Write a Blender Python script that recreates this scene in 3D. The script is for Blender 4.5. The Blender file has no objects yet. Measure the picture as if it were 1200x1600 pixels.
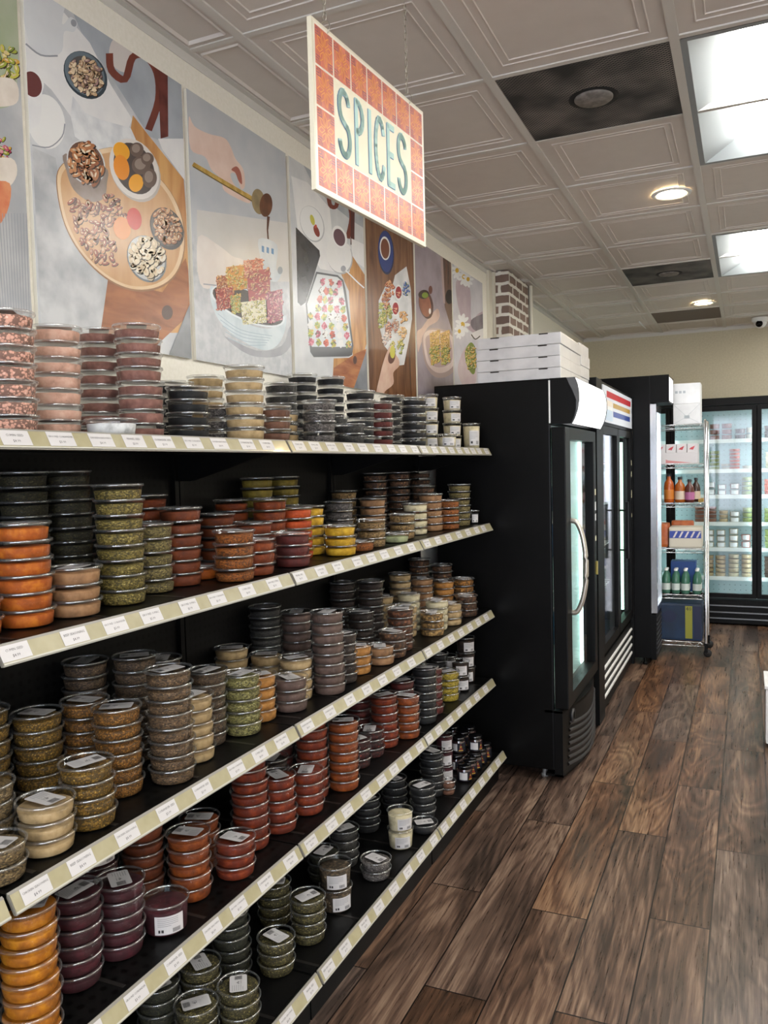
import bpy, bmesh, math, random
from mathutils import Vector, Matrix
import numpy as np

SC = bpy.context.scene
COL = SC.collection
# ------------------------------------------------------------------ camera
YAW, PITCH, ROLL, EYE, FPX = .42187, .05421, -.02510, 1.61, 1270.0
_F = Vector((-math.sin(YAW), math.cos(YAW), 0)); _R = Vector((math.cos(YAW), math.sin(YAW), 0)); _U = Vector((0, 0, 1))
CF = _F*math.cos(PITCH) - _U*math.sin(PITCH)
_U2 = _U*math.cos(PITCH) + _F*math.sin(PITCH)
CR = _R*math.cos(ROLL) + _U2*math.sin(ROLL)
CU = _U2*math.cos(ROLL) - _R*math.sin(ROLL)
cam = bpy.data.cameras.new('camera'); cam_ob = bpy.data.objects.new('camera', cam); COL.objects.link(cam_ob)
cam.sensor_fit = 'HORIZONTAL'; cam.sensor_width = 36.0; cam.lens = FPX/1200*36
cam.clip_start = .05; cam.clip_end = 60
mw = Matrix.Identity(4)
for i, v in enumerate((CR, CU, -CF)):
    mw[0][i], mw[1][i], mw[2][i] = v
mw[0][3], mw[1][3], mw[2][3] = 0, 0, EYE
cam_ob.matrix_world = mw
SC.camera = cam_ob
# ------------------------------------------------------------------ world, light levels, exposure
TROFFER_W = 13.0      # emission strength of the ceiling fittings' diffusers
DOWN_W = 45.0
DAY_W = 3.2
wd = bpy.data.worlds.new('world'); SC.world = wd; wd.use_nodes = True
wd.node_tree.nodes['Background'].inputs[0].default_value = (.75, .87, 1, 1)
wd.node_tree.nodes['Background'].inputs[1].default_value = 1.0
vs = SC.view_settings
SC.display_settings.display_device = 'sRGB'
vs.view_transform = 'Standard'; vs.look = 'None'; vs.gamma = 1; vs.exposure = 1.25; vs.use_curve_mapping = False
SC.cycles.max_bounces = 8; SC.cycles.diffuse_bounces = 4; SC.cycles.glossy_bounces = 4
SC.cycles.transmission_bounces = 4; SC.cycles.transparent_max_bounces = 24
SC.cycles.sample_clamp_indirect = 6.0; SC.cycles.caustics_reflective = False; SC.cycles.caustics_refractive = False
random.seed(7)
PI = math.pi

# ------------------------------------------------------------------ helpers
def lin(h):
    h = h.lstrip('#'); o = []
    for i in (0, 2, 4):
        c = int(h[i:i+2], 16)/255
        o.append(c/12.92 if c <= .04045 else ((c+.055)/1.055)**2.4)
    return (*o, 1)
MATS = {}
def mat(name, col='#808080', rough=.5, metal=0, emit=0, ecol=None, coat=0, spec=None, alpha=1):
    if name in MATS: return MATS[name]
    m = bpy.data.materials.new(name); m.use_nodes = True
    b = m.node_tree.nodes['Principled BSDF']
    b.inputs['Base Color'].default_value = lin(col); b.inputs['Roughness'].default_value = rough
    b.inputs['Metallic'].default_value = metal
    if coat: b.inputs['Coat Weight'].default_value = coat; b.inputs['Coat Roughness'].default_value = .08
    if spec is not None: b.inputs['Specular IOR Level'].default_value = spec
    if emit:
        b.inputs['Emission Color'].default_value = lin(ecol or col); b.inputs['Emission Strength'].default_value = emit
    m.diffuse_color = lin(col)
    if max(lin(col)[:3]) < .004 and spec is None: b.inputs['Specular IOR Level'].default_value = .14
    MATS[name] = m
    return m
def nd(m, t, **kw):
    n = m.node_tree.nodes.new(t)
    for k, v in kw.items():
        if k.startswith('i_'): n.inputs[k[2:].replace('_', ' ')].default_value = v
        else: setattr(n, k, v)
    return n
def ln(m, a, ao, b, bi): m.node_tree.links.new(a.outputs[ao], b.inputs[bi])
def ramp(m, stops, interp='LINEAR'):
    r = nd(m, 'ShaderNodeValToRGB'); cr = r.color_ramp; cr.interpolation = interp
    while len(cr.elements) < len(stops): cr.elements.new(.5)
    for e, (p, c) in zip(cr.elements, stops): e.position = p; e.color = lin(c)
    return r
def noise_mat(name, c1, c2, scale=20, detail=4, rough=.5, stretch=(1, 1, 1), bump=0, coat=0, lo=.35, hi=.65, dist=0, metal=0):
    if name in MATS: return MATS[name]
    m = mat(name, c1, rough, metal, coat=coat); b = m.node_tree.nodes['Principled BSDF']
    tc = nd(m, 'ShaderNodeTexCoord'); mp = nd(m, 'ShaderNodeMapping'); mp.inputs['Scale'].default_value = stretch
    n = nd(m, 'ShaderNodeTexNoise'); n.inputs['Scale'].default_value = scale; n.inputs['Detail'].default_value = detail; n.inputs['Distortion'].default_value = dist
    r = ramp(m, [(lo, c1), (hi, c2)])
    ln(m, tc, 'Object', mp, 0); ln(m, mp, 0, n, 'Vector'); ln(m, n, 'Fac', r, 0); ln(m, r, 0, b, 'Base Color')
    if bump:
        bp = nd(m, 'ShaderNodeBump'); bp.inputs['Strength'].default_value = bump; bp.inputs['Distance'].default_value = .002
        ln(m, n, 'Fac', bp, 'Height'); ln(m, bp, 0, b, 'Normal')
    return m

class MB:
    """collects geometry and links it as one mesh object"""
    def __init__(s): s.v = []; s.f = []; s.m = []; s.sm = []; s.mats = []
    def mi(s, m):
        if m not in s.mats: s.mats.append(m)
        return s.mats.index(m)
    def add(s, vs_, fs, m, smooth=False):
        o = len(s.v); s.v += [tuple(v) for v in vs_]; k = s.mi(m)
        for f in fs: s.f.append([i+o for i in f]); s.m.append(k); s.sm.append(smooth)
    def box(s, a, b, m, bev=0):
        (x0, y0, z0), (x1, y1, z1) = a, b
        if bev <= 0:
            v = [(x, y, z) for z in (z0, z1) for y in (y0, y1) for x in (x0, x1)]
            s.add(v, [(0, 2, 3, 1), (4, 5, 7, 6), (0, 1, 5, 4), (2, 6, 7, 3), (0, 4, 6, 2), (1, 3, 7, 5)], m)
            return
        bm = bmesh.new(); bmesh.ops.create_cube(bm, size=1)
        for v in bm.verts:
            v.co = Vector(((x0+x1)/2+v.co.x*(x1-x0), (y0+y1)/2+v.co.y*(y1-y0), (z0+z1)/2+v.co.z*(z1-z0)))
        bmesh.ops.bevel(bm, geom=list(bm.edges), offset=bev, segments=2, profile=.7, affect='EDGES')
        bm.verts.index_update()
        s.add([v.co for v in bm.verts], [[v.index for v in f.verts] for f in bm.faces], m); bm.free()
    def quad(s, p, m): s.add(p, [tuple(range(len(p)))], m)
    def lathe(s, prof, m, c=(0, 0, 0), n=32, smooth=True, cap0=False, cap1=False, axis='z', mats=None):
        vs_ = []
        for r, z in prof:
            for i in range(n):
                a = 2*PI*i/n; p = (r*math.cos(a), r*math.sin(a), z)
                if axis == 'y': p = (p[0], z, p[1])
                if axis == 'x': p = (z, p[0], p[1])
                vs_.append((c[0]+p[0], c[1]+p[1], c[2]+p[2]))
        fs = []
        for k in range(len(prof)-1):
            for i in range(n):
                j = (i+1) % n; fs.append((k*n+i, k*n+j, (k+1)*n+j, (k+1)*n+i))
        if cap0: fs.append(tuple(range(n))[::-1])
        if cap1: fs.append(tuple((len(prof)-1)*n+i for i in range(n)))
        s.add(vs_, fs, m, smooth)
    def tube(s, pts, r, m, n=8, closed=False, caps=True):
        pts = [Vector(p) for p in pts]; k = len(pts); vs_ = []
        for i, p in enumerate(pts):
            a = pts[(i-1) % k] if (closed or i) else p; b = pts[(i+1) % k] if (closed or i < k-1) else p
            t = (b-a).normalized(); u = t.cross(Vector((0, 0, 1)))
            if u.length < .05: u = t.cross(Vector((0, 1, 0)))
            u.normalize(); w = t.cross(u)
            for j in range(n):
                q = 2*PI*j/n; vs_.append(p+u*math.cos(q)*r+w*math.sin(q)*r)
        fs = []
        for i in range(k if closed else k-1):
            for j in range(n):
                i2 = (i+1) % k; j2 = (j+1) % n; fs.append((i*n+j, i*n+j2, i2*n+j2, i2*n+j))
        if caps and not closed: fs += [tuple(range(n))[::-1], tuple((k-1)*n+j for j in range(n))]
        s.add(vs_, fs, m, True)
    def prism(s, poly, y0, y1, m, axis='y', smooth=False):
        """extrude a 2-D outline (x,z) along y, or (y,z) along x, or (x,y) along z"""
        f = {'y': lambda a, b, t: (a, t, b), 'x': lambda a, b, t: (t, a, b), 'z': lambda a, b, t: (a, b, t)}[axis]
        n = len(poly); vs_ = [f(a, b, y0) for a, b in poly]+[f(a, b, y1) for a, b in poly]
        s.add(vs_, [tuple(range(n))[::-1], tuple(range(n, 2*n))]+[(i, (i+1) % n, n+(i+1) % n, n+i) for i in range(n)], m, smooth)
    def xf(s, M, start=0): s.v[start:] = [tuple(M @ Vector(v)) for v in s.v[start:]]
    def mesh(s, name, org=(0, 0, 0)):
        me = bpy.data.meshes.new(name)
        me.from_pydata([(v[0]-org[0], v[1]-org[1], v[2]-org[2]) for v in s.v], [], s.f)
        for m in s.mats: me.materials.append(m)
        me.polygons.foreach_set('material_index', s.m); me.polygons.foreach_set('use_smooth', s.sm)
        me.update(); return me
    def build(s, name, parent=None, loc=None, **props):
        org = (0, 0, 0); par = parent; ploc = Vector((0, 0, 0))
        while par is not None: ploc += par.location; par = par.parent
        if parent is None and loc is not None: org = loc
        elif parent is not None: org = ploc
        o = bpy.data.objects.new(name, s.mesh(name, org)); COL.objects.link(o)
        if parent is not None: o.parent = parent
        elif loc is not None: o.location = loc
        for k, v in props.items(): o[k] = v
        return o
def thing(name, loc, label, cat, group=None):
    o = bpy.data.objects.new(name, None); COL.objects.link(o); o.location = loc; o.empty_display_size = .05
    o['label'] = label; o['category'] = cat
    if group: o['group'] = group
    return o
def text_mesh(s, txt, size, M, m, align='CENTER', bold=0):
    """built-in lettering turned into mesh faces inside MB s, placed by matrix M"""
    cu = bpy.data.curves.new('t', 'FONT'); cu.body = txt; cu.size = size; cu.align_x = align; cu.align_y = 'CENTER'; cu.resolution_u = 1
    cu.offset = bold
    ob = bpy.data.objects.new('t', cu); COL.objects.link(ob)
    dg = bpy.context.evaluated_depsgraph_get(); me = bpy.data.meshes.new_from_object(ob.evaluated_get(dg))
    s.add([M @ v.co for v in me.vertices], [tuple(p.vertices) for p in me.polygons], m)
    bpy.data.objects.remove(ob); bpy.data.meshes.remove(me)
def smoothpoly(pts, closed=True, k=4):
    n = len(pts); out = []
    for i in range(n if closed else n-1):
        p0, p1, p2, p3 = (pts[(i-1) % n] if closed or i else pts[0]), pts[i], pts[(i+1) % n], (pts[(i+2) % n] if closed or i < n-2 else pts[-1])
        for j in range(k):
            t = j/k
            out.append(tuple(.5*(2*b+(c-a)*t+(2*a-5*b+4*c-d)*t*t+(3*b-a-3*c+d)*t**3) for a, b, c, d in zip(p0, p1, p2, p3)))
    if not closed: out.append(pts[-1])
    return out
def cdir(x, y): return CF+CR*((x-600)/FPX)+CU*((800-y)/FPX)
def on_x(x, y, X): d = cdir(x, y); t = X/d.x; return (d.y*t, d.z*t+EYE)
def proj(p):
    P = Vector((p[0], p[1], p[2]-EYE)); d = P.dot(CF)
    return (600+FPX*P.dot(CR)/d, 800-FPX*P.dot(CU)/d, d)

# ------------------------------------------------------------------ room shell
WX, CEIL, BACKY, RIGHTX, REARY = -1.60, 2.92, 8.85, 3.35, -3.2
def floor_material():
    m = mat('wood_plank_floor', '#5a4030', .3); nt = m.node_tree; b = nt.nodes['Principled BSDF']
    tc = nd(m, 'ShaderNodeTexCoord'); sx = nd(m, 'ShaderNodeSeparateXYZ'); ln(m, tc, 'Object', sx, 0)
    def mth(op, a, bb=None, c=None):
        n = nd(m, 'ShaderNodeMath', operation=op)
        for i, q in enumerate((a, bb, c)):
            if q is None: continue
            if isinstance(q, (int, float)): n.inputs[i].default_value = q
            else: nt.links.new(q, n.inputs[i])
        return n.outputs[0]
    u = mth('DIVIDE', mth('ADD', sx.outputs[0], 10.72), .2); row = mth('FLOOR', u); fu = mth('FRACT', u)
    odd = mth('FLOORED_MODULO', row, 2.0)
    wn = nd(m, 'ShaderNodeTexWhiteNoise', noise_dimensions='1D'); nt.links.new(row, wn.inputs['W'])
    off = mth('ADD', mth('MULTIPLY', odd, .62), mth('MULTIPLY', wn.outputs[0], .16))
    v = mth('DIVIDE', mth('ADD', mth('ADD', sx.outputs[1], 12.41), off), 1.28); idx = mth('FLOOR', v); fv = mth('FRACT', v)
    cid = nd(m, 'ShaderNodeCombineXYZ'); nt.links.new(row, cid.inputs[0]); nt.links.new(idx, cid.inputs[1])
    w2 = nd(m, 'ShaderNodeTexWhiteNoise', noise_dimensions='3D'); nt.links.new(cid.outputs[0], w2.inputs['Vector'])
    # wood figure: offset the coordinates per plank, stretch along the plank, distort
    ov = nd(m, 'ShaderNodeVectorMath', operation='SCALE'); ov.inputs['Scale'].default_value = 37.0; ln(m, w2, 'Color', ov, 0)
    av = nd(m, 'ShaderNodeVectorMath', operation='ADD'); ln(m, tc, 'Object', av, 0); ln(m, ov, 0, av, 1)
    mp = nd(m, 'ShaderNodeMapping'); mp.inputs['Scale'].default_value = (1, .16, 1); ln(m, av, 0, mp, 0)
    n1 = nd(m, 'ShaderNodeTexNoise'); n1.inputs['Scale'].default_value = 4.5; n1.inputs['Detail'].default_value = 3; n1.inputs['Distortion'].default_value = .6; ln(m, mp, 0, n1, 'Vector')
    rings = mth('FRACT', mth('MULTIPLY', n1.outputs[0], 13.0)); tri = mth('ABSOLUTE', mth('SUBTRACT', rings, .5))
    mp2 = nd(m, 'ShaderNodeMapping'); mp2.inputs['Scale'].default_value = (1, .035, 1); ln(m, av, 0, mp2, 0)
    n2 = nd(m, 'ShaderNodeTexNoise'); n2.inputs['Scale'].default_value = 120; n2.inputs['Detail'].default_value = 6; n2.inputs['Roughness'].default_value = .7; ln(m, mp2, 0, n2, 'Vector')
    n3 = nd(m, 'ShaderNodeTexNoise'); n3.inputs['Scale'].default_value = 8; n3.inputs['Detail'].default_value = 4; ln(m, mp, 0, n3, 'Vector')
    f = mth('ADD', mth('MULTIPLY', tri, .36), mth('ADD', mth('MULTIPLY', n2.outputs[0], .85), mth('MULTIPLY', n3.outputs[0], .85)))
    r = ramp(m, [(.42, '#1d1510'), (.58, '#3a2a20'), (.70, '#573f30'), (.88, '#866b53')]); nt.links.new(mth('MULTIPLY', f, .71), r.inputs[0])
    hs = nd(m, 'ShaderNodeHueSaturation'); ln(m, r, 0, hs, 'Color')
    nt.links.new(mth('ADD', mth('MULTIPLY', w2.outputs[0], .45), .68), hs.inputs['Saturation'])
    nt.links.new(mth('ADD', mth('MULTIPLY', w2.outputs[0], .45), 1.05), hs.inputs['Value'])
    # dark seams
    eu = mth('MINIMUM', fu, mth('SUBTRACT', 1.0, fu)); ev = mth('MINIMUM', fv, mth('SUBTRACT', 1.0, fv))
    su = mth('GREATER_THAN', eu, .012); sv = mth('GREATER_THAN', ev, .0022); seam = mth('MULTIPLY', su, sv)
    mx = nd(m, 'ShaderNodeMix', data_type='RGBA'); nt.links.new(seam, mx.inputs[0]); mx.inputs[6].default_value = lin('#120c09'); nt.links.new(hs.outputs[0], mx.inputs[7])
    nt.links.new(mx.outputs[2], b.inputs['Base Color'])
    rr = mth('ADD', mth('MULTIPLY', n2.outputs[0], .22), .19); nt.links.new(rr, b.inputs['Roughness'])
    bp = nd(m, 'ShaderNodeBump'); bp.inputs['Strength'].default_value = .25; bp.inputs['Distance'].default_value = .0015
    nt.links.new(mth('MULTIPLY', seam, mth('ADD', n2.outputs[0], mth('MULTIPLY', tri, .3))), bp.inputs['Height']); ln(m, bp, 0, b, 'Normal')
    return m
fm = floor_material()
g = MB(); g.box((WX-.3, REARY-.1, -.1), (RIGHTX+.1, BACKY+.1, 0), fm); g.build('floor', kind='structure')
wall_m = noise_mat('painted_wall', '#e9e5d8', '#efebe0', 90, 3, .75, bump=.15)
backwall_m = noise_mat('painted_back_wall', '#c2baa2', '#cac2aa', 60, 3, .8, bump=.1)
g = MB(); g.box((WX-.12, REARY, 0), (WX, BACKY, 3.1), wall_m); g.build('wall_left', kind='structure')
g = MB(); g.box((WX-.12, BACKY, 0), (RIGHTX+.12, BACKY+.12, 3.1), backwall_m); g.build('wall_back', kind='structure')
g = MB(); g.box((RIGHTX, REARY, 0), (RIGHTX+.12, BACKY, 3.1), wall_m); g.build('wall_right', kind='structure')
# front wall behind the camera: a shop front with two big windows
g = MB()
for a, b in (((WX, 0), (RIGHTX, .45)), ((WX, 2.55), (RIGHTX, 3.1)), ((WX, .45), (-.9, 2.55)), ((.95, .45), (1.15, 2.55)), ((3.0, .45), (RIGHTX, 2.55))):
    g.box((a[0], REARY-.12, a[1]), (b[0], REARY, b[1]), wall_m)
g.build('wall_front', kind='structure')
day = mat('daylight_glass', '#e8f2ff', .1, emit=DAY_W, ecol='#e6eeff'); alu = mat('aluminium_frame', '#8d9094', .35, .9)
for k, (x0, x1) in enumerate(((-.9, .95), (1.15, 3.0))):
    g = MB(); g.box((x0, REARY-.09, .45), (x1, REARY-.07, 2.55), day)
    for i in range(4):
        x = x0+(x1-x0)*i/3; g.box((x-.025, REARY-.07, .45), (x+.025, REARY-.01, 2.55), alu)
    g.box((x0, REARY-.07, 2.0), (x1, REARY-.02, 2.05), alu)
    g.build('window_%d' % (k+1), kind='structure')

# ceiling: moulded lay-in tiles on a white grid
tile_m = noise_mat('ceiling_tile', '#cdc6bf', '#d3ccc5', 14, 3, .62, lo=.2, hi=.8); tee_m = mat('ceiling_grid', '#cfccc6', .45)
gap_m = mat('ceiling_gap', '#1b1917', .9)
TX, TY0, TP, TD = -1.398, 2.756, .5945, .61
VENTS = [(1, 0), (1, 5)]; TROF = []; BLANK = [(1, 8)]
for cx in (3, 5, 7):
    for ry in (-9, -5, 0, 4, 8):
        if cx == 3 and ry == 8: continue
        TROF.append((cx-0, ry))
skip = set((c, r) for c, r in VENTS+BLANK)
for c, r in TROF: skip |= {(c, r), (c, r+1)}
# troffer columns are counted so that column 2 starts at x=-.209
TROF = [(c-1, r) for c, r in TROF]; skip = set(VENTS+BLANK) | {(c, r+k) for c, r in TROF for k in (0, 1)}
g = MB(); T = .011; h0 = CEIL+.003
for c in range(-1, 9):
    x0 = TX+c*TP; x1 = min(x0+TP, RIGHTX); x0 = max(x0, WX)
    if x0 >= RIGHTX: continue
    for r in range(-10, 11):
        y0 = TY0+r*TD; y1 = min(y0+TD, BACKY); y0 = max(y0, REARY)
        if y1 <= REARY or y0 >= BACKY or (c, r) in skip: continue
        jz = random.uniform(0, .002)
        lv = [(0, h0+jz), (.062, h0+jz), (.064, h0-.0022+jz), (.067, h0-.0022+jz), (.069, h0+.001+jz), (.090, h0+.001+jz), (.092, h0-.0012+jz), (.094, h0-.0012+jz), (.096, h0+.0025+jz)]
        if min(x1-x0, y1-y0) < .25: lv = [(0, h0), (.03, h0), (.034, h0-.005), (.04, h0+.004)]
        rings = [[(x0+d, y0+d, z), (x1-d, y0+d, z), (x1-d, y1-d, z), (x0+d, y1-d, z)] for d, z in lv]
        vs_ = [p for q in rings for p in q]
        fs = [(k*4+i, k*4+4+i, k*4+4+(i+1) % 4, k*4+(i+1) % 4) for k in range(len(rings)-1) for i in range(4)]
        fs.append(tuple((len(rings)-1)*4+i for i in (0, 3, 2, 1)))
        g.add(vs_, fs, tile_m)
for c in range(0, 9):
    x = TX+c*TP
    if x < RIGHTX: g.box((x-T-.004, REARY, CEIL-.003), (x+T+.004, BACKY, CEIL+.02), tee_m)
for r in range(-10, 11):
    y = TY0+r*TD
    if REARY < y < BACKY:
        g.box((WX, y-T, CEIL-.001), (RIGHTX, y+T, CEIL+.02), tee_m)
g.box((WX, REARY, CEIL+.17), (RIGHTX, BACKY, CEIL+.20), gap_m)
g.build('ceiling', kind='structure')
g = MB(); g.prism([(WX, CEIL+.006), (WX+.022, CEIL+.006), (WX+.022, CEIL-.002), (WX+.003, CEIL-.002), (WX+.003, CEIL-.03), (WX, CEIL-.03)], REARY, BACKY, tee_m)
g.build('trim_1', kind='structure')
g = MB(); g.prism([(BACKY, CEIL+.006), (BACKY-.022, CEIL+.006), (BACKY-.022, CEIL-.002), (BACKY-.003, CEIL-.002), (BACKY-.003, CEIL-.03), (BACKY, CEIL-.03)], WX, RIGHTX, tee_m, axis='x')
g.build('trim_2', kind='structure')
bb = mat('baseboard', '#1c1a19', .5)
g = MB(); g.box((WX, REARY, 0), (WX+.012, -.02, .1), bb); g.build('baseboard_left', kind='structure')
g = MB(); g.box((WX, BACKY-.012, 0), (RIGHTX, BACKY, .1), bb); g.build('baseboard_back', kind='structure')

# painted brick pillar on the left wall
def brick_material():
    m = mat('whitewashed_brick', '#8a6c5c', .85); b = m.node_tree.nodes['Principled BSDF']
    tc = nd(m, 'ShaderNodeTexCoord'); sx = nd(m, 'ShaderNodeSeparateXYZ'); ln(m, tc, 'Object', sx, 0)
    ad = nd(m, 'ShaderNodeMath', operation='ADD'); ln(m, sx, 0, ad, 0); ln(m, sx, 1, ad, 1)
    cb = nd(m, 'ShaderNodeCombineXYZ'); ln(m, ad, 0, cb, 0); ln(m, sx, 2, cb, 1)
    nz = nd(m, 'ShaderNodeTexNoise'); nz.inputs['Scale'].default_value = 14; ln(m, tc, 'Object', nz, 'Vector')
    mxv = nd(m, 'ShaderNodeMix', data_type='VECTOR'); mxv.inputs[0].default_value = .02; ln(m, cb, 0, mxv, 4); ln(m, nz, 'Color', mxv, 5)
    br = nd(m, 'ShaderNodeTexBrick'); br.inputs['Scale'].default_value = 1; br.inputs['Brick Width'].default_value = .17; br.inputs['Row Height'].default_value = .068
    br.inputs['Mortar Size'].default_value = .0115; br.inputs['Mortar Smooth'].default_value = .2
    br.inputs['Color1'].default_value = lin('#8c7568'); br.inputs['Color2'].default_value = lin('#75625a'); br.inputs['Mortar'].default_value = lin('#e6e2d8')
    m.node_tree.links.new(mxv.outputs[1], br.inputs['Vector']); ln(m, br, 'Color', b, 'Base Color')
    bp = nd(m, 'ShaderNodeBump'); bp.inputs['Strength'].default_value = .8; bp.inputs['Distance'].default_value = .006; bp.invert = True
    ln(m, br, 'Fac', bp, 'Height'); ln(m, bp, 0, b, 'Normal')
    return m
brick_m = brick_material()
g = MB(); g.box((WX, 5.43, 0), (-1.475, 5.97, CEIL), brick_m); g.build('brick_pillar', kind='structure')
cream = mat('cream_trim', '#d8d2c0', .5)
g = MB(); g.box((WX, 5.33, 1.2), (WX+.02, 5.40, CEIL-.005), cream); g.box((WX, 5.41, 1.2), (WX+.035, 5.43, CEIL-.005), cream)
g.build('trim_3', kind='structure')
g = MB(); g.lathe([(.014, 1.0), (.014, CEIL)], cream, c=(-1.46, 5.992, 0), n=12)
g.box((-1.50, 5.97, 1.0), (-1.474, 5.985, CEIL), mat('dark_gap', '#3b322d', .8)); g.build('trim_4', kind='structure')

# ------------------------------------------------------------------ ceiling fittings
house_m = mat('fitting_reflector', '#8c9193', .5)
white_metal = mat('white_enamel', '#e9ebea', .35)
glow = mat('lamp_diffuser', '#ffffff', .4, emit=TROFFER_W, ecol='#fdfbf5')
POSX = {2: 'above the aisle', 4: 'over the middle of the shop', 6: 'by the far side wall'}
for (c, r) in TROF:
    x0, y0 = TX+c*TP+.014, TY0+r*TD+.012; x1, y1 = x0+TP-.028, y0+2*TD-.024
    if x1 > RIGHTX: continue
    if y0 > BACKY-.3 or y1 < REARY+.2: continue
    lab = 'white recessed light above the aisle, '+{0: 'level with the hanging sign', 4: 'between the two warm downlights', -5: 'behind the camera', -9: 'near the shop front', 8: 'near the end of the shop'}[r]
    if c != 2: lab = 'recessed ceiling light %s, %s' % (POSX[c], {0: 'beside the hanging sign', 4: 'level with the fridges', -5: 'behind the camera', -9: 'near the shop front', 8: 'near the end of the shop'}[r])
    t = thing('ceiling_light', ((x0+x1)/2, (y0+y1)/2, CEIL), lab, 'ceiling light', 'recessed lights in the tiled ceiling')
    a = MB(); w = .022; d = .045; z = CEIL-.002
    outer = [(x0, y0), (x1, y0), (x1, y1), (x0, y1)]; rim = [(x0+w, y0+w), (x1-w, y0+w), (x1-w, y1-w), (x0+w, y1-w)]
    inn = [(x0+.19, y0+.09), (x1-.19, y0+.09), (x1-.19, y1-.09), (x0+.19, y1-.09)]
    vs_ = [(*p, z) for p in outer]+[(*p, z) for p in rim]+[(*p, CEIL+.085) for p in inn]
    a.add(vs_, [(i, 4+i, 4+(i+1) % 4, (i+1) % 4) for i in range(4)]+[(4+i, 8+i, 8+(i+1) % 4, 4+(i+1) % 4) for i in range(4)]+[(8, 11, 10, 9)], house_m)
    a.build('housing', t)
    a = MB(); cx = (x0+x1)/2; hw = .115; n = 10
    prof = [(cx+hw*math.cos(PI+PI*i/n), CEIL+.055+.05*math.sin(PI+PI*i/n)) for i in range(n+1)]
    a.prism(prof, y0+.1, y1-.1, glow, smooth=False); a.build('diffuser', t)
# square air diffusers and a plain dark panel
def vent_material():
    m = mat('perforated_grille', '#2b2724', .6); b = m.node_tree.nodes['Principled BSDF']
    tc = nd(m, 'ShaderNodeTexCoord'); mp = nd(m, 'ShaderNodeMapping'); mp.inputs['Rotation'].default_value = (0, 0, PI/4); mp.inputs['Scale'].default_value = (90, 90, 0)
    ck = nd(m, 'ShaderNodeTexVoronoi', voronoi_dimensions='2D'); ck.inputs['Scale'].default_value = 1; ck.inputs['Randomness'].default_value = 0
    ln(m, tc, 'Object', mp, 0); ln(m, mp, 0, ck, 'Vector')
    nz = nd(m, 'ShaderNodeTexNoise'); nz.inputs['Scale'].default_value = 5; nz.inputs['Detail'].default_value = 2; ln(m, tc, 'Object', nz, 'Vector')
    dust = ramp(m, [(.36, '#1c1917'), (.66, '#8d8680')]); ln(m, nz, 'Fac', dust, 0)
    st = ramp(m, [(.34, '#000000'), (.44, '#ffffff')]); ln(m, ck, 'Distance', st, 0)
    mx = nd(m, 'ShaderNodeMix', data_type='RGBA', blend_type='MULTIPLY'); mx.inputs[0].default_value = 1; ln(m, dust, 0, mx, 6); ln(m, st, 0, mx, 7)
    m.node_tree.links.new(mx.outputs[2], b.inputs['Base Color']); return m
vm = vent_material(); disc_m = noise_mat('dusty_grey_disc', '#6b6763', '#8a8681', 40, 3, .7)
for k, (c, r) in enumerate(VENTS):
    x0, y0 = TX+c*TP+.016, TY0+r*TD+.014; x1, y1 = x0+TP-.032, y0+TD-.028; cx, cy = (x0+x1)/2, (y0+y1)/2
    t = thing('ceiling_vent', (cx, cy, CEIL), ['black perforated square air vent nearest the hanging sign', 'black perforated square air vent farther off, near the second ceiling light'][k], 'air vent', 'square air vents in the ceiling')
    a = MB(); a.box((x0, y0, CEIL), (x1, y1, CEIL+.006), vm); a.build('grille', t)
    a = MB(); a.lathe([(0.001, -.009), (.062, -.009), (.068, -.004), (.068, .0)], disc_m, c=(cx, cy, CEIL), n=40); a.build('centre_disc', t)
    a = MB(); a.lathe([(.069, -.0012), (.088, -.0012), (.088, 0)], mat('black_ring', '#0d0c0b', .8), c=(cx, cy, CEIL), n=40); a.build('ring', t)
c, r = BLANK[0]; x0, y0 = TX+c*TP+.016, TY0+r*TD+.014
g = MB(); g.box((x0, y0, CEIL), (x0+TP-.032, y0+TD-.028, CEIL+.008), noise_mat('brown_panel', '#6d6158', '#776b61', 200, 2, .8))
g.build('ceiling_panel', loc=(x0+.28, y0+.29, CEIL), label='plain brown square panel set in the ceiling near the back wall', category='ceiling panel')
dl = mat('downlight_glass', '#fff3dc', .4, emit=DOWN_W, ecol='#ffe2b0')
for k, (x, y) in enumerate(((-.343, 4.31), (-.341, 7.39))):
    t = thing('downlight', (x, y, CEIL), ['round warm downlight nearer the front, between the two vents', 'round warm downlight farther off, in front of the brown panel'][k], 'downlight', 'round downlights in the ceiling')
    a = MB(); a.lathe([(.066, 0), (.072, -.006), (.085, -.007), (.094, -.002), (.095, .0)], white_metal, c=(x, y, CEIL), n=40); a.build('trim_ring', t)
    a = MB(); a.lathe([(.001, -.004), (.05, -.004), (.066, -.001)], dl, c=(x, y, CEIL), n=40); a.build('lens', t)
t = thing('security_camera', (.105, 8.45, CEIL), 'small white dome security camera under the ceiling near the back wall', 'security camera')
a = MB(); a.lathe([(.075, 0), (.075, -.03), (.06, -.04), (.001, -.04)], white_metal, c=(.105, 8.45, CEIL), n=28); a.build('base', t)
a = MB(); a.lathe([(.058*math.cos(i*PI/16), -.035-.062*math.sin(i*PI/16)) for i in range(9)], white_metal, c=(.105, 8.45, CEIL), n=28); a.build('dome', t)
a = MB(); a.lathe([(.03, 0), (.03, -.012), (.001, -.014)], mat('lens_black', '#050505', .1), c=(.095, 8.40, CEIL-.062), n=20, axis='y'); a.build('lens', t)
g = MB(); g.tube([(-.93, 8.02, CEIL-.004), (-.90, 8.28, CEIL-.03)], .006, white_metal)
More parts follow.
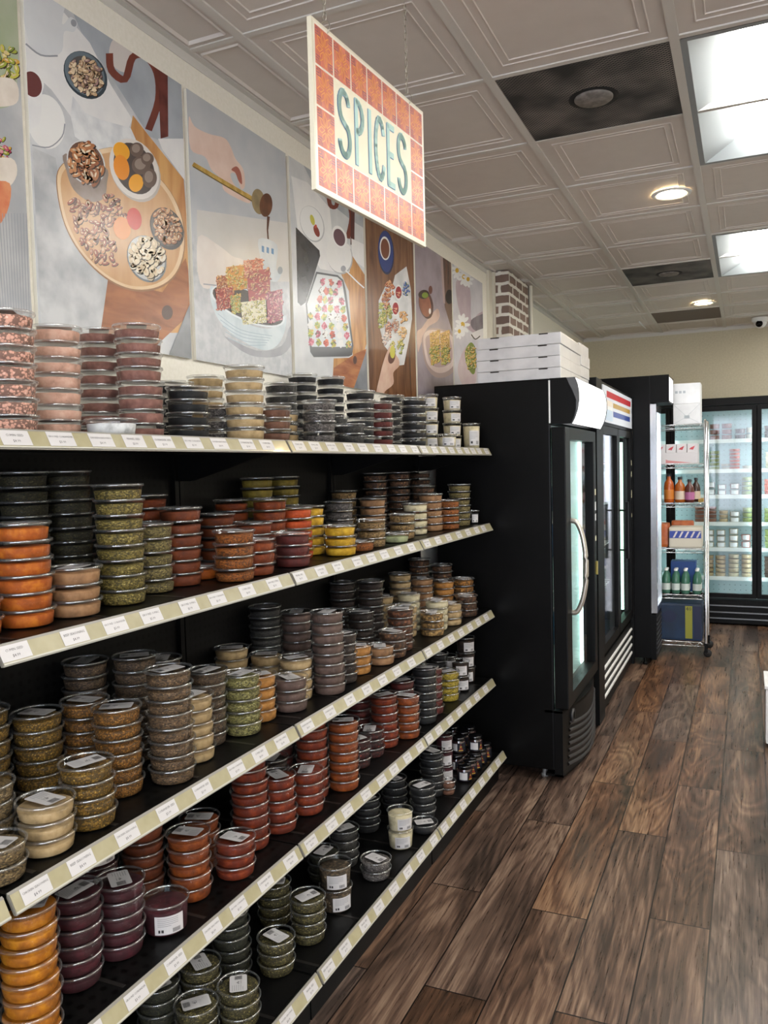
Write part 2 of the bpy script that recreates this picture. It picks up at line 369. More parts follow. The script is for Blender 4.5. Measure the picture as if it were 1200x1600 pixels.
g.build('ceiling_hook', loc=(-.93, 8.02, CEIL), label='thin white strip hanging from a far ceiling tile', category='hook')
# ------------------------------------------------------------------ posters on the left wall
PX = WX+.012          # front face of the poster boards
def _up(c, k=1.25):
    o = '#'
    for v in lin(c)[:3]:
        v = min(.82, v*k/(1+.25*v)); v = v*12.92 if v < .0031308 else 1.055*v**(1/2.4)-.055; o += '%02x' % round(v*255)
    return o
def amat(c1, c2=None, scale=30, stretch=(1, 1, 1), dist=0, rough=.24, lo=.35, hi=.65):
    nm = 'print_%s_%s_%s' % (c1, c2, scale); c1 = _up(c1); c2 = _up(c2) if c2 else None
    if c2 is None:
        return mat(nm, c1, rough)
    return noise_mat(nm, c1, c2, scale, 4, rough, stretch, dist=dist, lo=lo, hi=hi)
def clip(poly, y0, y1, z0, z1):
    for ax, lim, sg in ((0, y0, 1), (0, y1, -1), (1, z0, 1), (1, z1, -1)):
        out = []
        for i in range(len(poly)):
            a, b = poly[i-1], poly[i]; da, db = sg*(a[ax]-lim), sg*(b[ax]-lim)
            if (da >= 0) != (db >= 0):
                t = da/(da-db); out.append((a[0]+(b[0]-a[0])*t, a[1]+(b[1]-a[1])*t))
            if db >= 0: out.append(b)
        poly = out
        if not poly: return poly
    return poly
class Art:
    """flat print: shapes given on the wall, clipped to the board"""
    def __init__(s, y0, y1, z0, z1, base, o=(0, 0), k=1):
        s.b = (y0, y1, z0, z1); s.g = MB(); s.n = 0; s.o = o; s.k = k
        s.raw([(y0, z0), (y1, z0), (y1, z1), (y0, z1)], base)
    def frame(s, ox, oy, k): s.o = (ox, oy); s.k = k
    def w(s, p): return on_x(s.o[0]+p[0]/s.k, s.o[1]+p[1]/s.k, PX)
    def raw(s, pts, m, lvl=None):
        pts = clip(pts, *s.b)
        if len(pts) < 3: return
        if lvl is None: s.n += 1; lvl = s.n
        x = PX+.00035+lvl*.000012
        ar = sum(pts[i-1][0]*pts[i][1]-pts[i][0]*pts[i-1][1] for i in range(len(pts)))
        if ar < 0: pts = pts[::-1]
        s.g.add([(x, y, z) for y, z in pts], [tuple(range(len(pts)))], m)
    def poly(s, pts, m, smooth=False):
        if smooth: pts = smoothpoly(pts)
        s.raw([s.w(p) for p in pts], m)
    def ell(s, cx, cy, rx, ry, m, rot=0, n=28, lvl=None):
        c_, s_ = math.cos(math.radians(rot)), math.sin(math.radians(rot))
        s.raw([s.w((cx+rx*math.cos(2*PI*i/n)*c_-ry*math.sin(2*PI*i/n)*s_, cy+rx*math.cos(2*PI*i/n)*s_+ry*math.sin(2*PI*i/n)*c_)) for i in range(n)], m, lvl)
    def line(s, pts, w, m, smooth=True, w2=None):
        if smooth: pts = smoothpoly(pts, closed=False)
        w2 = w if w2 is None else w2; L = []; Rr = []; n = len(pts)
        for i, p in enumerate(pts):
            a = pts[max(i-1, 0)]; b = pts[min(i+1, n-1)]; dx, dy = b[0]-a[0], b[1]-a[1]; q = math.hypot(dx, dy) or 1
            h = (w+(w2-w)*i/(n-1))/2; L.append((p[0]-dy/q*h, p[1]+dx/q*h)); Rr.append((p[0]+dy/q*h, p[1]-dx/q*h))
        s.n += 1
        for i in range(n-1): s.raw([s.w(q) for q in (L[i], L[i+1], Rr[i+1], Rr[i])], m, s.n)
    def scatter(s, poly, n, r, ms, asp=.6, seed=1):
        rd = random.Random(seed); xs = [p[0] for p in poly]; ys = [p[1] for p in poly]
        def inside(x, y):
            c = False
            for i in range(len(poly)):
                (xa, ya), (xb, yb) = poly[i-1], poly[i]
                if (ya > y) != (yb > y) and x < (xb-xa)*(y-ya)/(yb-ya)+xa: c = not c
            return c
        k = 0; base = s.n; s.n += 12
        while k < n:
            x, y = rd.uniform(min(xs), max(xs)), rd.uniform(min(ys), max(ys))
            if inside(x, y):
                k += 1; rr = r*rd.uniform(.75, 1.2); q = rd.uniform(0, 180); lv = base+1+(k*5) % 9; s.ell(x+rr*.14, y+rr*.16, rr*asp*1.08, rr*1.08, SHADOW, q, 9, lv); s.ell(x, y, rr*asp, rr, ms[rd.randrange(len(ms))], q, 9, lv+1); s.ell(x-rr*.12, y-rr*.14, rr*asp*.34, rr*.5, GLINT[rd.randrange(2)], q, 7, lv+2)
def ellpoly(cx, cy, rx, ry, rot=0, n=16):
    c_, s_ = math.cos(math.radians(rot)), math.sin(math.radians(rot))
    return [(cx+rx*math.cos(2*PI*i/n)*c_-ry*math.sin(2*PI*i/n)*s_, cy+rx*math.cos(2*PI*i/n)*s_+ry*math.sin(2*PI*i/n)*c_) for i in range(n)]
board_m = mat('poster_board_edge', '#dcd8cc', .5)
def poster(art, label):
    y0, y1, z0, z1 = art.b
    t = thing('poster', (WX, (y0+y1)/2, z0), label, 'poster', 'food photograph posters along the left wall')
    a = MB(); a.box((WX+.0005, y0, z0), (PX+.0003, y1, z1), board_m); a.build('board', t)
    art.g.build('print', t)
SHADOW = amat('#2e1f18'); GLINT = [amat('#e0c9a8'), amat('#c9ae8c')]
MARB = amat('#a6a9ae', '#c6c8ca', 9); WOOD = amat('#8f5a33', '#b98450', 30, (1, 1, .12), .6); WOODD = amat('#6f3c22', '#95552f', 34, (1, .2, 1), .8)
WH = amat('#d6d7d8', '#e0e0df', 14); SHD = amat('#83868c', '#9498a0', 8); CREAMY = amat('#cfc3b4', '#ddd3c6', 20)
NUT = [amat('#a4653c'), amat('#8a4e2c'), amat('#bb7d50')]; PIS = [amat('#bfa07c'), amat('#d8c1a0'), amat('#9c7c60'), amat('#8d6f6a')]
GRN = [amat('#8f9a3a'), amat('#b9b24a'), amat('#c79a3e'), amat('#6f8230')]; RED = [amat('#b5432f'), amat('#c65a44'), amat('#8f2a24')]; PNK = [amat('#b85066'), amat('#cc7f8c'), amat('#93384e')]
BLK = amat('#2a2c30', '#34363a', 20); SKIN = amat('#d3b3a4', '#dfc3b5', 12); MAROON = amat('#5d2a22', '#74382b', 20, (1, 1, .2))

# 1: far left, mostly out of the frame
A = Art(.895, 1.478, 1.965, 2.80, amat('#9fa1a4', '#b5b6b6', 10)); A.frame(0, 0, 3)
A.poly([(-200, -100), (60, -100), (85, 260), (40, 500), (-200, 420)], amat('#8b9a78', '#a7ae96', 6), True)
A.scatter([(-120, 200), (60, 230), (80, 330), (30, 480), (-120, 420)], 120, 20, GRN+[amat('#d6c37a')], .5, 3)
A.poly([(-100, 380), (60, 370), (85, 470), (20, 500), (-100, 480)], CREAMY, True)
A.scatter([(-120, 640), (20, 650), (60, 760), (-10, 900), (-120, 860)], 100, 18, GRN+PNK, .5, 4)
A.poly([(-100, 770), (50, 740), (78, 820), (20, 890), (-100, 900)], CREAMY, True)
A.poly([(-60, 880), (45, 860), (30, 1000), (-60, 1100)], amat('#c3664a', '#d48a62', 20), True)
for i in range(16): A.line([(-60+i*14, 1000), (-20+i*12, 1460)], 3, amat('#8e9196'), False)
poster(A, 'poster of pistachio-topped sweets, beside the round-board poster and cut off')

# 2: board with bowls of nuts and dried fruit
A = Art(1.498, 2.098, 1.965, 2.80, MARB); A.frame(0, 0, 3)
A.poly([(290, -60), (560, 180), (860, 360), (870, 700), (700, 640), (560, 420), (380, 150)], amat('#8f969f', '#a5abb3', 7))
A.poly([(110, 60), (300, 60), (420, 200), (520, 400), (620, 560), (560, 700), (400, 640), (240, 420), (110, 300)], WH)
A.poly([(110, -60), (300, -60), (290, 110), (330, 80), (362, 110), (345, 150), (300, 150), (290, 240), (230, 262), (140, 215)], amat('#c3c6cb', '#d2d5d8', 6), True)
A.ell(345, 108, 13, 18, SHD, -20)
A.line([(120, 205), (190, 258), (270, 262)], 8, SHD)
A.ell(215, 570, 88, 130, amat('#dcdcda', '#e2e2e0', 6), -12); A.line([(150, 680), (230, 690), (290, 640), (303, 580)], 6, SHD)
A.poly([(90, 290), (170, 300), (205, 380), (195, 450), (190, 560), (160, 596), (100, 590)], WH, True); A.ell(150, 395, 44, 62, amat('#5f3030'), -18)
A.ell(400, 352, 92, 122, amat('#2f3a43'), -35); A.ell(396, 345, 84, 112, amat('#5b6872'), -35); A.ell(402, 352, 72, 98, amat('#4c4a4a'), -35)
A.scatter(ellpoly(404, 356, 66, 92, -35), 130, 17, PIS, .5, 5)
A.poly([(340, 450), (400, 530), (470, 560), (610, 600), (640, 650), (560, 720), (520, 760), (430, 700), (350, 640), (330, 540)], amat('#c2c6ca', '#dbdddf', 26))
A.poly([(510, 240), (545, 175), (640, 228), (620, 300), (590, 340), (530, 310)], amat('#cbc4bf'), True)
A.line([(512, 250), (522, 330), (585, 372), (620, 270), (680, 262), (735, 340), (742, 470), (695, 610)], 34, MAROON)
A.poly([(742, 300), (785, 320), (788, 640), (752, 650), (745, 480)], amat('#4d1f1b', '#66302a', 20))
A.poly([(740, 650), (860, 650), (875, 860), (760, 700)], WH)
A.poly([(622, 540), (700, 640), (860, 840), (900, 1380), (905, 1560), (460, 1560), (505, 1300), (640, 1340), (820, 1100), (700, 800), (612, 600)], amat('#a9703f', '#cc985c', 22, (1, 1, .18), .5))
A.poly([(470, 1560), (505, 1310), (760, 1370), (870, 1210), (905, 1380), (860, 1500), (700, 1650), (480, 1700)], amat('#7c4526', '#a2633a', 26, (1, .2, 1), .9))
A.ell(783, 1465, 26, 34, amat('#4a3126'), 0)
A.poly([(150, 690), (260, 740), (300, 1000), (420, 1230), (505, 1310), (470, 1560), (480, 1700), (200, 1700)], amat('#9da0a4', '#c2c4c5', 13))
ring = [(262, 850), (290, 770), (380, 725), (560, 690), (690, 780), (800, 900), (858, 1040), (864, 1180), (825, 1290), (745, 1352), (640, 1366), (540, 1335), (440, 1262), (350, 1152), (290, 1020)]
A.poly(ring, amat('#8a6240'), True); A.poly([(x*.985+560*.015, y*.985+1030*.015-4) for x, y in ring], amat('#d8b58a', '#e2c49d', 12), True)
A.poly([(x*.93+560*.07, y*.93+1030*.07) for x, y in ring], amat('#b8885c', '#c99d70', 18, (1, 1, .2), .5), True)
A.poly([(305, 720), (310, 800), (345, 890), (420, 945), (485, 930), (500, 860), (490, 780)], amat('#7b6a60', '#8f8178', 20), True)
A.ell(402, 762, 84, 110, amat('#c7c9c9'), -28); A.ell(402, 762, 78, 104, amat('#5a3a2c'), -28); A.scatter(ellpoly(402, 768, 74, 96, -28), 70, 27, NUT, .48, 6)
A.ell(632, 800, 110, 156, amat('#b3aba3'), -26); A.ell(628, 792, 108, 150, amat('#d6d0c9'), -26); A.ell(628, 790, 88, 128, amat('#3f342e'), -26)
OR = [amat('#f09a1c'), amat('#e2830f')]
A.ell(568, 710, 36, 46, OR[0], -30); A.ell(568, 785, 36, 60, OR[1], -12); A.ell(636, 858, 34, 42, OR[0], 10)
for x, y, a_, b_ in ((640, 702, 32, 34), (660, 775, 44, 44), (700, 835, 34, 46), (690, 745, 30, 30)): A.ell(x, y, a_, b_, amat('#5c4b42')); A.ell(x-4, y-6, a_*.6, b_*.6, amat('#85756a'))
A.scatter([(320, 930), (440, 950), (530, 900), (590, 1010), (540, 1120), (540, 1250), (430, 1220), (350, 1080)], 150, 17, [amat('#8f4a38'), amat('#a86a52'), amat('#c4906c'), amat('#6f3a2e')], .5, 7)
A.ell(571, 1070, 40, 54, amat('#d98646'), -10); A.ell(628, 1026, 34, 52, amat('#bf3a2e'), -10)
A.ell(781, 1072, 74, 104, amat('#3d3a3a'), -24); A.ell(778, 1064, 66, 94, amat('#5c534c'), -24); A.scatter(ellpoly(780, 1064, 60, 84, -24), 100, 15, [amat('#b27a55'), amat('#8d5a3e'), amat('#c99a74')], .6, 8)
A.ell(686, 1214, 88, 114, amat('#6b7378'), -24); A.ell(684, 1210, 82, 108, amat('#bcbdbb'), -24); A.scatter(ellpoly(686, 1206, 74, 98, -24), 90, 19, [amat('#d9caac'), amat('#c6b291'), amat('#e2d8c2')], .7, 9)
A.poly([(775, 1700), (900, 1395), (915, 1720)], amat('#55585c', '#85888c', 6))
poster(A, 'poster of a round wooden board with bowls of almonds, apricots and pistachios')

# 3: bowl of bright sweets, hand pouring from a ladle
A = Art(2.122, 2.715, 1.965, 2.80, amat('#a9adb3', '#b9bbbd', 5)); A.frame(200, 300, 4)
A.poly([(400, 260), (700, 360), (1090, 520), (1090, 1260), (400, 1260)], amat('#a5a8ad', '#babcbf', 40))
A.poly([(430, 110), (1040, 200), (1080, 560), (640, 560), (430, 500)], amat('#bfbdb8', '#c8c6c2', 6))
A.poly([(438, 280), (560, 330), (650, 400), (720, 440), (560, 585), (450, 572)], amat('#cdc4bd', '#dbd4ce', 9), True)
A.line([(470, 575), (560, 585)], 8, SHD)
A.frame(250, 0, 4)
A.poly([(180, 730), (215, 790), (300, 835), (400, 862), (440, 915), (470, 990), (520, 1060), (530, 1160), (505, 1180), (475, 1090), (440, 1085), (455, 1140), (500, 1190), (560, 1215), (560, 1270), (480, 1240), (400, 1190), (380, 1120), (320, 1060), (280, 980), (190, 930)], SKIN, True)
A.poly([(445, 1060), (478, 1040), (505, 1080), (512, 1150), (490, 1130), (470, 1080)], amat('#9a5a4c'), True)
A.line([(205, 1025), (400, 1140), (610, 1262)], 26, amat('#9c7a34', '#c3a055', 40)); A.line([(205, 1040), (400, 1156), (610, 1278)], 7, amat('#5d4a20'))
A.frame(200, 300, 4)
A.ell(815, 60, 42, 80, amat('#75664a', '#8f7c56', 20), -8); A.ell(862, 82, 40, 74, amat('#4a2a1a', '#6a4128', 12), 4)
A.poly([(868, 150), (886, 155), (876, 240), (882, 325), (872, 325), (866, 230)], amat('#4a281c'))
A.poly([(815, 295), (930, 330), (925, 480), (960, 500), (930, 560), (870, 540), (840, 460)], amat('#b9c3c9', '#cdd4d7', 10), True)
for i in range(3): A.poly([(835+i*30, 335+i*8), (850+i*30, 340+i*8), (850+i*30, 380+i*6), (835+i*30, 372+i*6)], amat('#4f7fae'))
A.ell(950, 490, 16, 24, amat('#8a939b'))
bowl = [(512, 600), (520, 690), (560, 790), (640, 880), (730, 940), (800, 975), (870, 988), (930, 960), (968, 900), (988, 820), (980, 770), (900, 850), (760, 830), (640, 740), (560, 640), (530, 590)]
A.poly([(600, 900), (800, 990), (960, 960), (1010, 840), (1040, 900), (960, 1020), (760, 1020)], amat('#85888e', '#989ba1', 12), True)
A.poly(bowl, amat('#a9bac3', '#c9d5da', 7, dist=1), True)
A.ell(748, 712, 250, 96, amat('#d5dfe3'), 24); A.ell(748, 710, 238, 86, amat('#2f2420'), 24)
for q in range(5): A.line([(560+q*16, 760+q*38), (700+q*10, 860+q*24), (900-q*10, 900+q*14)], 4, amat('#93a7b4'))
def cube(x, y, w, h, cols, sd): A.poly([(x, y), (x+w, y-h*.12), (x+w*1.02, y+h*.9), (x+w*.1, y+h)], cols[2]); A.scatter([(x, y), (x+w, y-h*.12), (x+w, y+h*.9), (x+w*.1, y+h)], 90, 11, cols, .4, sd)
cube(550, 530, 110, 130, [amat('#c78a4a'), amat('#b5653a'), amat('#9c5230')], 1); cube(612, 470, 130, 150, [amat('#c9ab4c'), amat('#a9a043'), amat('#c7863e')], 2)
cube(720, 430, 120, 110, [amat('#cd7a66'), amat('#d9957c'), amat('#bb5a4a')], 3); cube(740, 500, 145, 190, [amat('#bb6a62'), amat('#c98f66'), amat('#a24a4c')], 4)
cube(545, 610, 105, 130, RED, 5); cube(700, 690, 160, 140, [amat('#c3bd7c'), amat('#a9a850'), amat('#d9d3b0')], 6); cube(862, 630, 100, 190, PNK, 7)
cube(640, 650, 60, 110, GRN, 8)
poster(A, 'poster of a pale bowl of bright sweets with a hand pouring syrup')

# 4: tray box of small sweets beside a coffee cup
A = Art(2.738, 3.388, 1.965, 2.80, amat('#b7babd', '#c9cbcc', 9)); A.frame(450, 300, 4)
A.poly([(30, -300), (480, -60), (480, 230), (400, 180), (250, 60), (140, -80)], amat('#8b9197', '#a4a9ae', 6))
A.poly([(20, -100), (120, -60), (260, 100), (300, 500), (200, 480), (60, 240)], WH)
A.line([(380, 60), (398, 160), (372, 290)], 30, MAROON); A.line([(250, -20), (262, 80), (300, 90), (310, 20)], 26, MAROON); A.poly([(250, -40), (320, 10), (300, 60), (255, 40)], CREAMY)
A.line([(405, 60), (402, 330)], 24, amat('#4d2320'))
A.poly([(395, 290), (480, 330), (485, 480), (400, 420)], WH)
A.poly([(390, 380), (480, 520), (500, 900), (425, 1230), (275, 1250), (285, 1040), (405, 1035), (380, 620), (330, 510), (385, 500)], amat('#94602f', '#bf8a50', 22, (1, 1, .2), .8))
A.poly([(285, 1100), (420, 1010), (490, 980), (430, 1260), (270, 1280)], amat('#7e4325', '#a96a3c', 22, (1, .2, 1), 1)); A.ell(418, 1050, 12, 26, amat('#4c3024'))
A.poly([(500, 960), (505, 1260), (400, 1260)], amat('#43464a', '#7e8185', 5))
A.ell(150, 200, 72, 118, amat('#a9abae'), -18); A.ell(148, 196, 68, 112, amat('#dcdddd'), -18); A.ell(152, 175, 13, 34, GRN[1], -15); A.ell(178, 245, 16, 38, amat('#7c3328'), -20); A.ell(172, 215, 8, 12, RED[0])
A.ell(322, 400, 80, 116, amat('#9fa1a4'), -12); A.ell(318, 394, 78, 112, amat('#dcdcdb'), -12)
A.poly([(280, 250), (300, 400), (330, 442), (356, 420), (364, 260)], WH, True); A.ell(320, 280, 42, 72, amat('#e6e6e5'), -18); A.ell(320, 284, 34, 56, amat('#5d434b'), -18); A.line([(360, 320), (388, 350), (358, 380)], 8, WH)
A.line([(335, 470), (380, 510), (430, 560), (475, 600)], 8, amat('#e4e4e4')); A.ell(345, 480, 16, 20, SHD)
A.poly([(48, 220), (195, 365), (200, 400), (110, 690), (80, 712), (60, 690)], BLK)
A.poly([(175, 498), (310, 520), (345, 550), (362, 620), (408, 960), (400, 1018), (380, 1028), (160, 1032), (138, 1000), (110, 700)], amat('#45484c'), False)
A.poly([(182, 512), (308, 532), (338, 560), (398, 955), (390, 968), (150, 968), (138, 950), (118, 700)], amat('#c9cdd0'))
cols = [GRN, PNK, GRN, RED, GRN, PNK]; rd = random.Random(4)
lv0 = A.n
for i in range(8):
    for j in range(6):
        t_ = i/7; xl, xr = 185-60*min(1, t_*1.6)+25*max(0, t_-.4), 322+62*t_; x = xl+(xr-xl)*j/5.3; y = 560+i*54+j*3
        if t_ < .3 and j < 1: continue
        cc = cols[(j+i) % 6] if rd.random() < .75 else [amat('#d9d9d6')]*3
        A.n = lv0; A.ell(x+5, y, 19, 27, amat('#5a4a40') if rd.random() < .5 else cc[0], 0, 4)
        for q in range(12): A.ell(x+rd.uniform(-12, 12)+6, y+rd.uniform(-20, 18), 5, 9, cc[rd.randrange(len(cc))], rd.uniform(0, 180), 7)
poster(A, 'poster of a black tray box filled with small sweets beside a coffee cup')

# 5: overhead slab of sweets on dark wood, blue coffee cup
A = Art(3.408, 3.992, 1.965, 2.80, amat('#4f3424', '#7a543a', 18, (1, 1, .15), .8)); A.frame(450, 300, 4)
A.ell(612, 378, 50, 138, amat('#15204a'), -3); A.ell(610, 372, 47, 130, amat('#26376e'), -3); A.ell(606, 352, 33, 74, amat('#e0dfdc'), -4); A.ell(606, 354, 27, 63, amat('#6a3e2c'), -4)
A.poly([(740, 465), (768, 610), (775, 790), (755, 930), (725, 1080), (690, 1085), (672, 1060), (640, 1010), (600, 960), (568, 830), (566, 680), (610, 582), (655, 575), (668, 520)], amat('#b7b9bb', '#d6d7d8', 8, dist=1))
def blob(x, y, rx, ry, cols, n, sd): A.scatter(ellpoly(x, y, rx, ry), n, 9, cols, .6, sd)
blob(635, 605, 26, 52, [amat('#c46a3c'), amat('#a64c2c'), amat('#d9925c')], 50, 1); blob(610, 680, 22, 54, [amat('#b05a34'), amat('#d08a50'), amat('#8c3a26')], 50, 2)
for x, y in ((690, 628), (671, 728)): A.ell(x, y, 24, 48, amat('#dddcd9')); A.ell(x, y, 19, 38, amat('#8d1f24')); blob(x, y, 12, 24, RED, 10, 3)
blob(735, 605, 18, 40, [amat('#2f5fb0'), amat('#4d7cc4'), amat('#2c5c3c')], 30, 4); blob(718, 780, 24, 40, [amat('#c98448'), amat('#dba866')], 34, 5); blob(712, 880, 24, 38, [amat('#dba060'), amat('#e6c08a')], 30, 6)
for x, y in ((582, 735), (598, 780), (580, 810), (630, 750), (650, 975), (700, 965)): blob(x, y, 17, 44, [amat('#7f9438'), amat('#a9ae50'), amat('#c3b15c')], 26, int(x))
blob(625, 860, 20, 50, [amat('#9c4a3c'), amat('#c79a84')], 30, 8); blob(668, 840, 20, 46, [amat('#b9968c'), amat('#a85c4c')], 26, 9); blob(610, 915, 22, 36, [amat('#c9b3b0'), amat('#dcccc6')], 22, 10)
A.poly([(545, 1290), (575, 1130), (600, 1040), (630, 970), (652, 960), (668, 1010), (690, 1050), (690, 1090), (655, 1130), (655, 1200), (600, 1250), (600, 1300)], amat('#bf9a87', '#cfae9c', 12), True); A.ell(645, 1030, 22, 44, amat('#5c4038'), 10)
A.ell(650, 1000, 16, 40, GRN[1], 0)
poster(A, 'poster looking down on a marble slab of sweets and a blue coffee cup')

# 6: copper pot above a bowl of baklava
A = Art(4.012, 4.586, 1.965, 2.80, amat('#837780', '#958a92', 7)); A.frame(600, 300, 4)
A.poly([(355, 375), (432, 425), (445, 900), (425, 870), (380, 720), (362, 560)], amat('#46332c', '#624a3f', 16, (1, 1, .15))); A.poly([(350, 375), (366, 385), (382, 700), (370, 690)], amat('#a08a88'))
A.ell(408, 655, 24, 46, amat('#211b1a'))
A.poly([(205, 880), (235, 850), (270, 800), (330, 730), (348, 770), (330, 810), (270, 850), (230, 950), (212, 1000)], amat('#b5958a', '#c7aa9f', 10), True)
A.ell(262, 702, 44, 92, amat('#4a2c26'), -10); A.ell(256, 700, 36, 82, amat('#7a4c3c', '#94604a', 10), -10); A.ell(248, 640, 34, 28, amat('#33221e'), -10); A.ell(256, 645, 20, 18, GRN[3]); A.ell(286, 745, 7, 18, amat('#e8ddd6')); A.ell(290, 612, 12, 26, amat('#5c362c'))
A.poly([(240, 900), (300, 850), (420, 880), (445, 960), (448, 1090), (400, 1150), (330, 1160), (280, 1120), (250, 1050), (238, 960)], amat('#9c8683'), True); A.poly([(246, 900), (300, 862), (415, 890), (438, 970), (438, 1070), (395, 1120), (335, 1130), (285, 1095), (258, 1030)], amat('#c6aea8', '#d2bdb7', 8), True)
A.poly([(258, 920), (310, 890), (400, 900), (425, 980), (420, 1060), (360, 1095), (290, 1070)], amat('#a78f8c'), True)
for x0, x1 in ((285, 345), (350, 408)):
    A.poly([(x0, 885), (x1, 860), (x1+4, 1060), (x0+8, 1085)], amat('#a9853e', '#c9a054', 20)); A.scatter([(x0, 970), (x1, 950), (x1+4, 1060), (x0+8, 1085)], 70, 10, GRN, .4, x0); A.scatter([(x0, 885), (x1, 860), (x1, 960), (x0, 975)], 40, 9, [amat('#d8a050'), amat('#e0b46c'), amat('#c98e3e')], .3, x1)
poster(A, 'poster of a hand with a copper pot over a bowl of green baklava')

# 7: daisies and baklava, last one before the brick pillar
A = Art(4.606, 5.20, 1.965, 2.80, amat('#b9b6bd', '#cbc8cd', 7)); A.frame(600, 300, 4)
A.poly([(450, 560), (500, 560), (540, 620), (545, 800), (590, 760), (640, 750), (640, 860), (560, 880), (500, 820), (460, 700)], amat('#a08d95', '#b3a2a8', 8), True); A.poly([(545, 800), (620, 760), (642, 760), (642, 880), (560, 860)], amat('#625a62', '#7c747c', 8), True)
A.poly([(540, 890), (640, 850), (642, 920), (580, 925)], amat('#ddd9d6'), True); A.line([(545, 890), (570, 920), (600, 900)], 7, amat('#3b3838'))
A.poly([(460, 1100), (520, 960), (570, 1100), (570, 1200), (500, 1220)], amat('#bfa9ad', '#cdbabc', 8), True)
rd = random.Random(2)
def daisy(x, y, r):
    for i in range(9):
        q = i*2*PI/9; A.ell(x+r*.6*math.cos(q)*.6, y+r*.75*math.sin(q), r*.32*.6, r*.42, amat('#ebebea'), math.degrees(q)+90, 9)
    A.ell(x, y, r*.22, r*.3, amat('#c9a030'))
daisy(456, 490, 50); daisy(498, 530, 50); daisy(525, 545, 46); daisy(490, 830, 62); daisy(470, 870, 44)
A.poly([(505, 1000), (540, 940), (570, 980), (572, 1100), (555, 1140), (520, 1090)], amat('#6c7c34'), True); A.scatter([(505, 1000), (540, 940), (570, 980), (572, 1100), (555, 1140), (520, 1090)], 70, 12, GRN, .4, 5)
poster(A, 'poster of white daisies and green baklava, last one before the brick pillar')

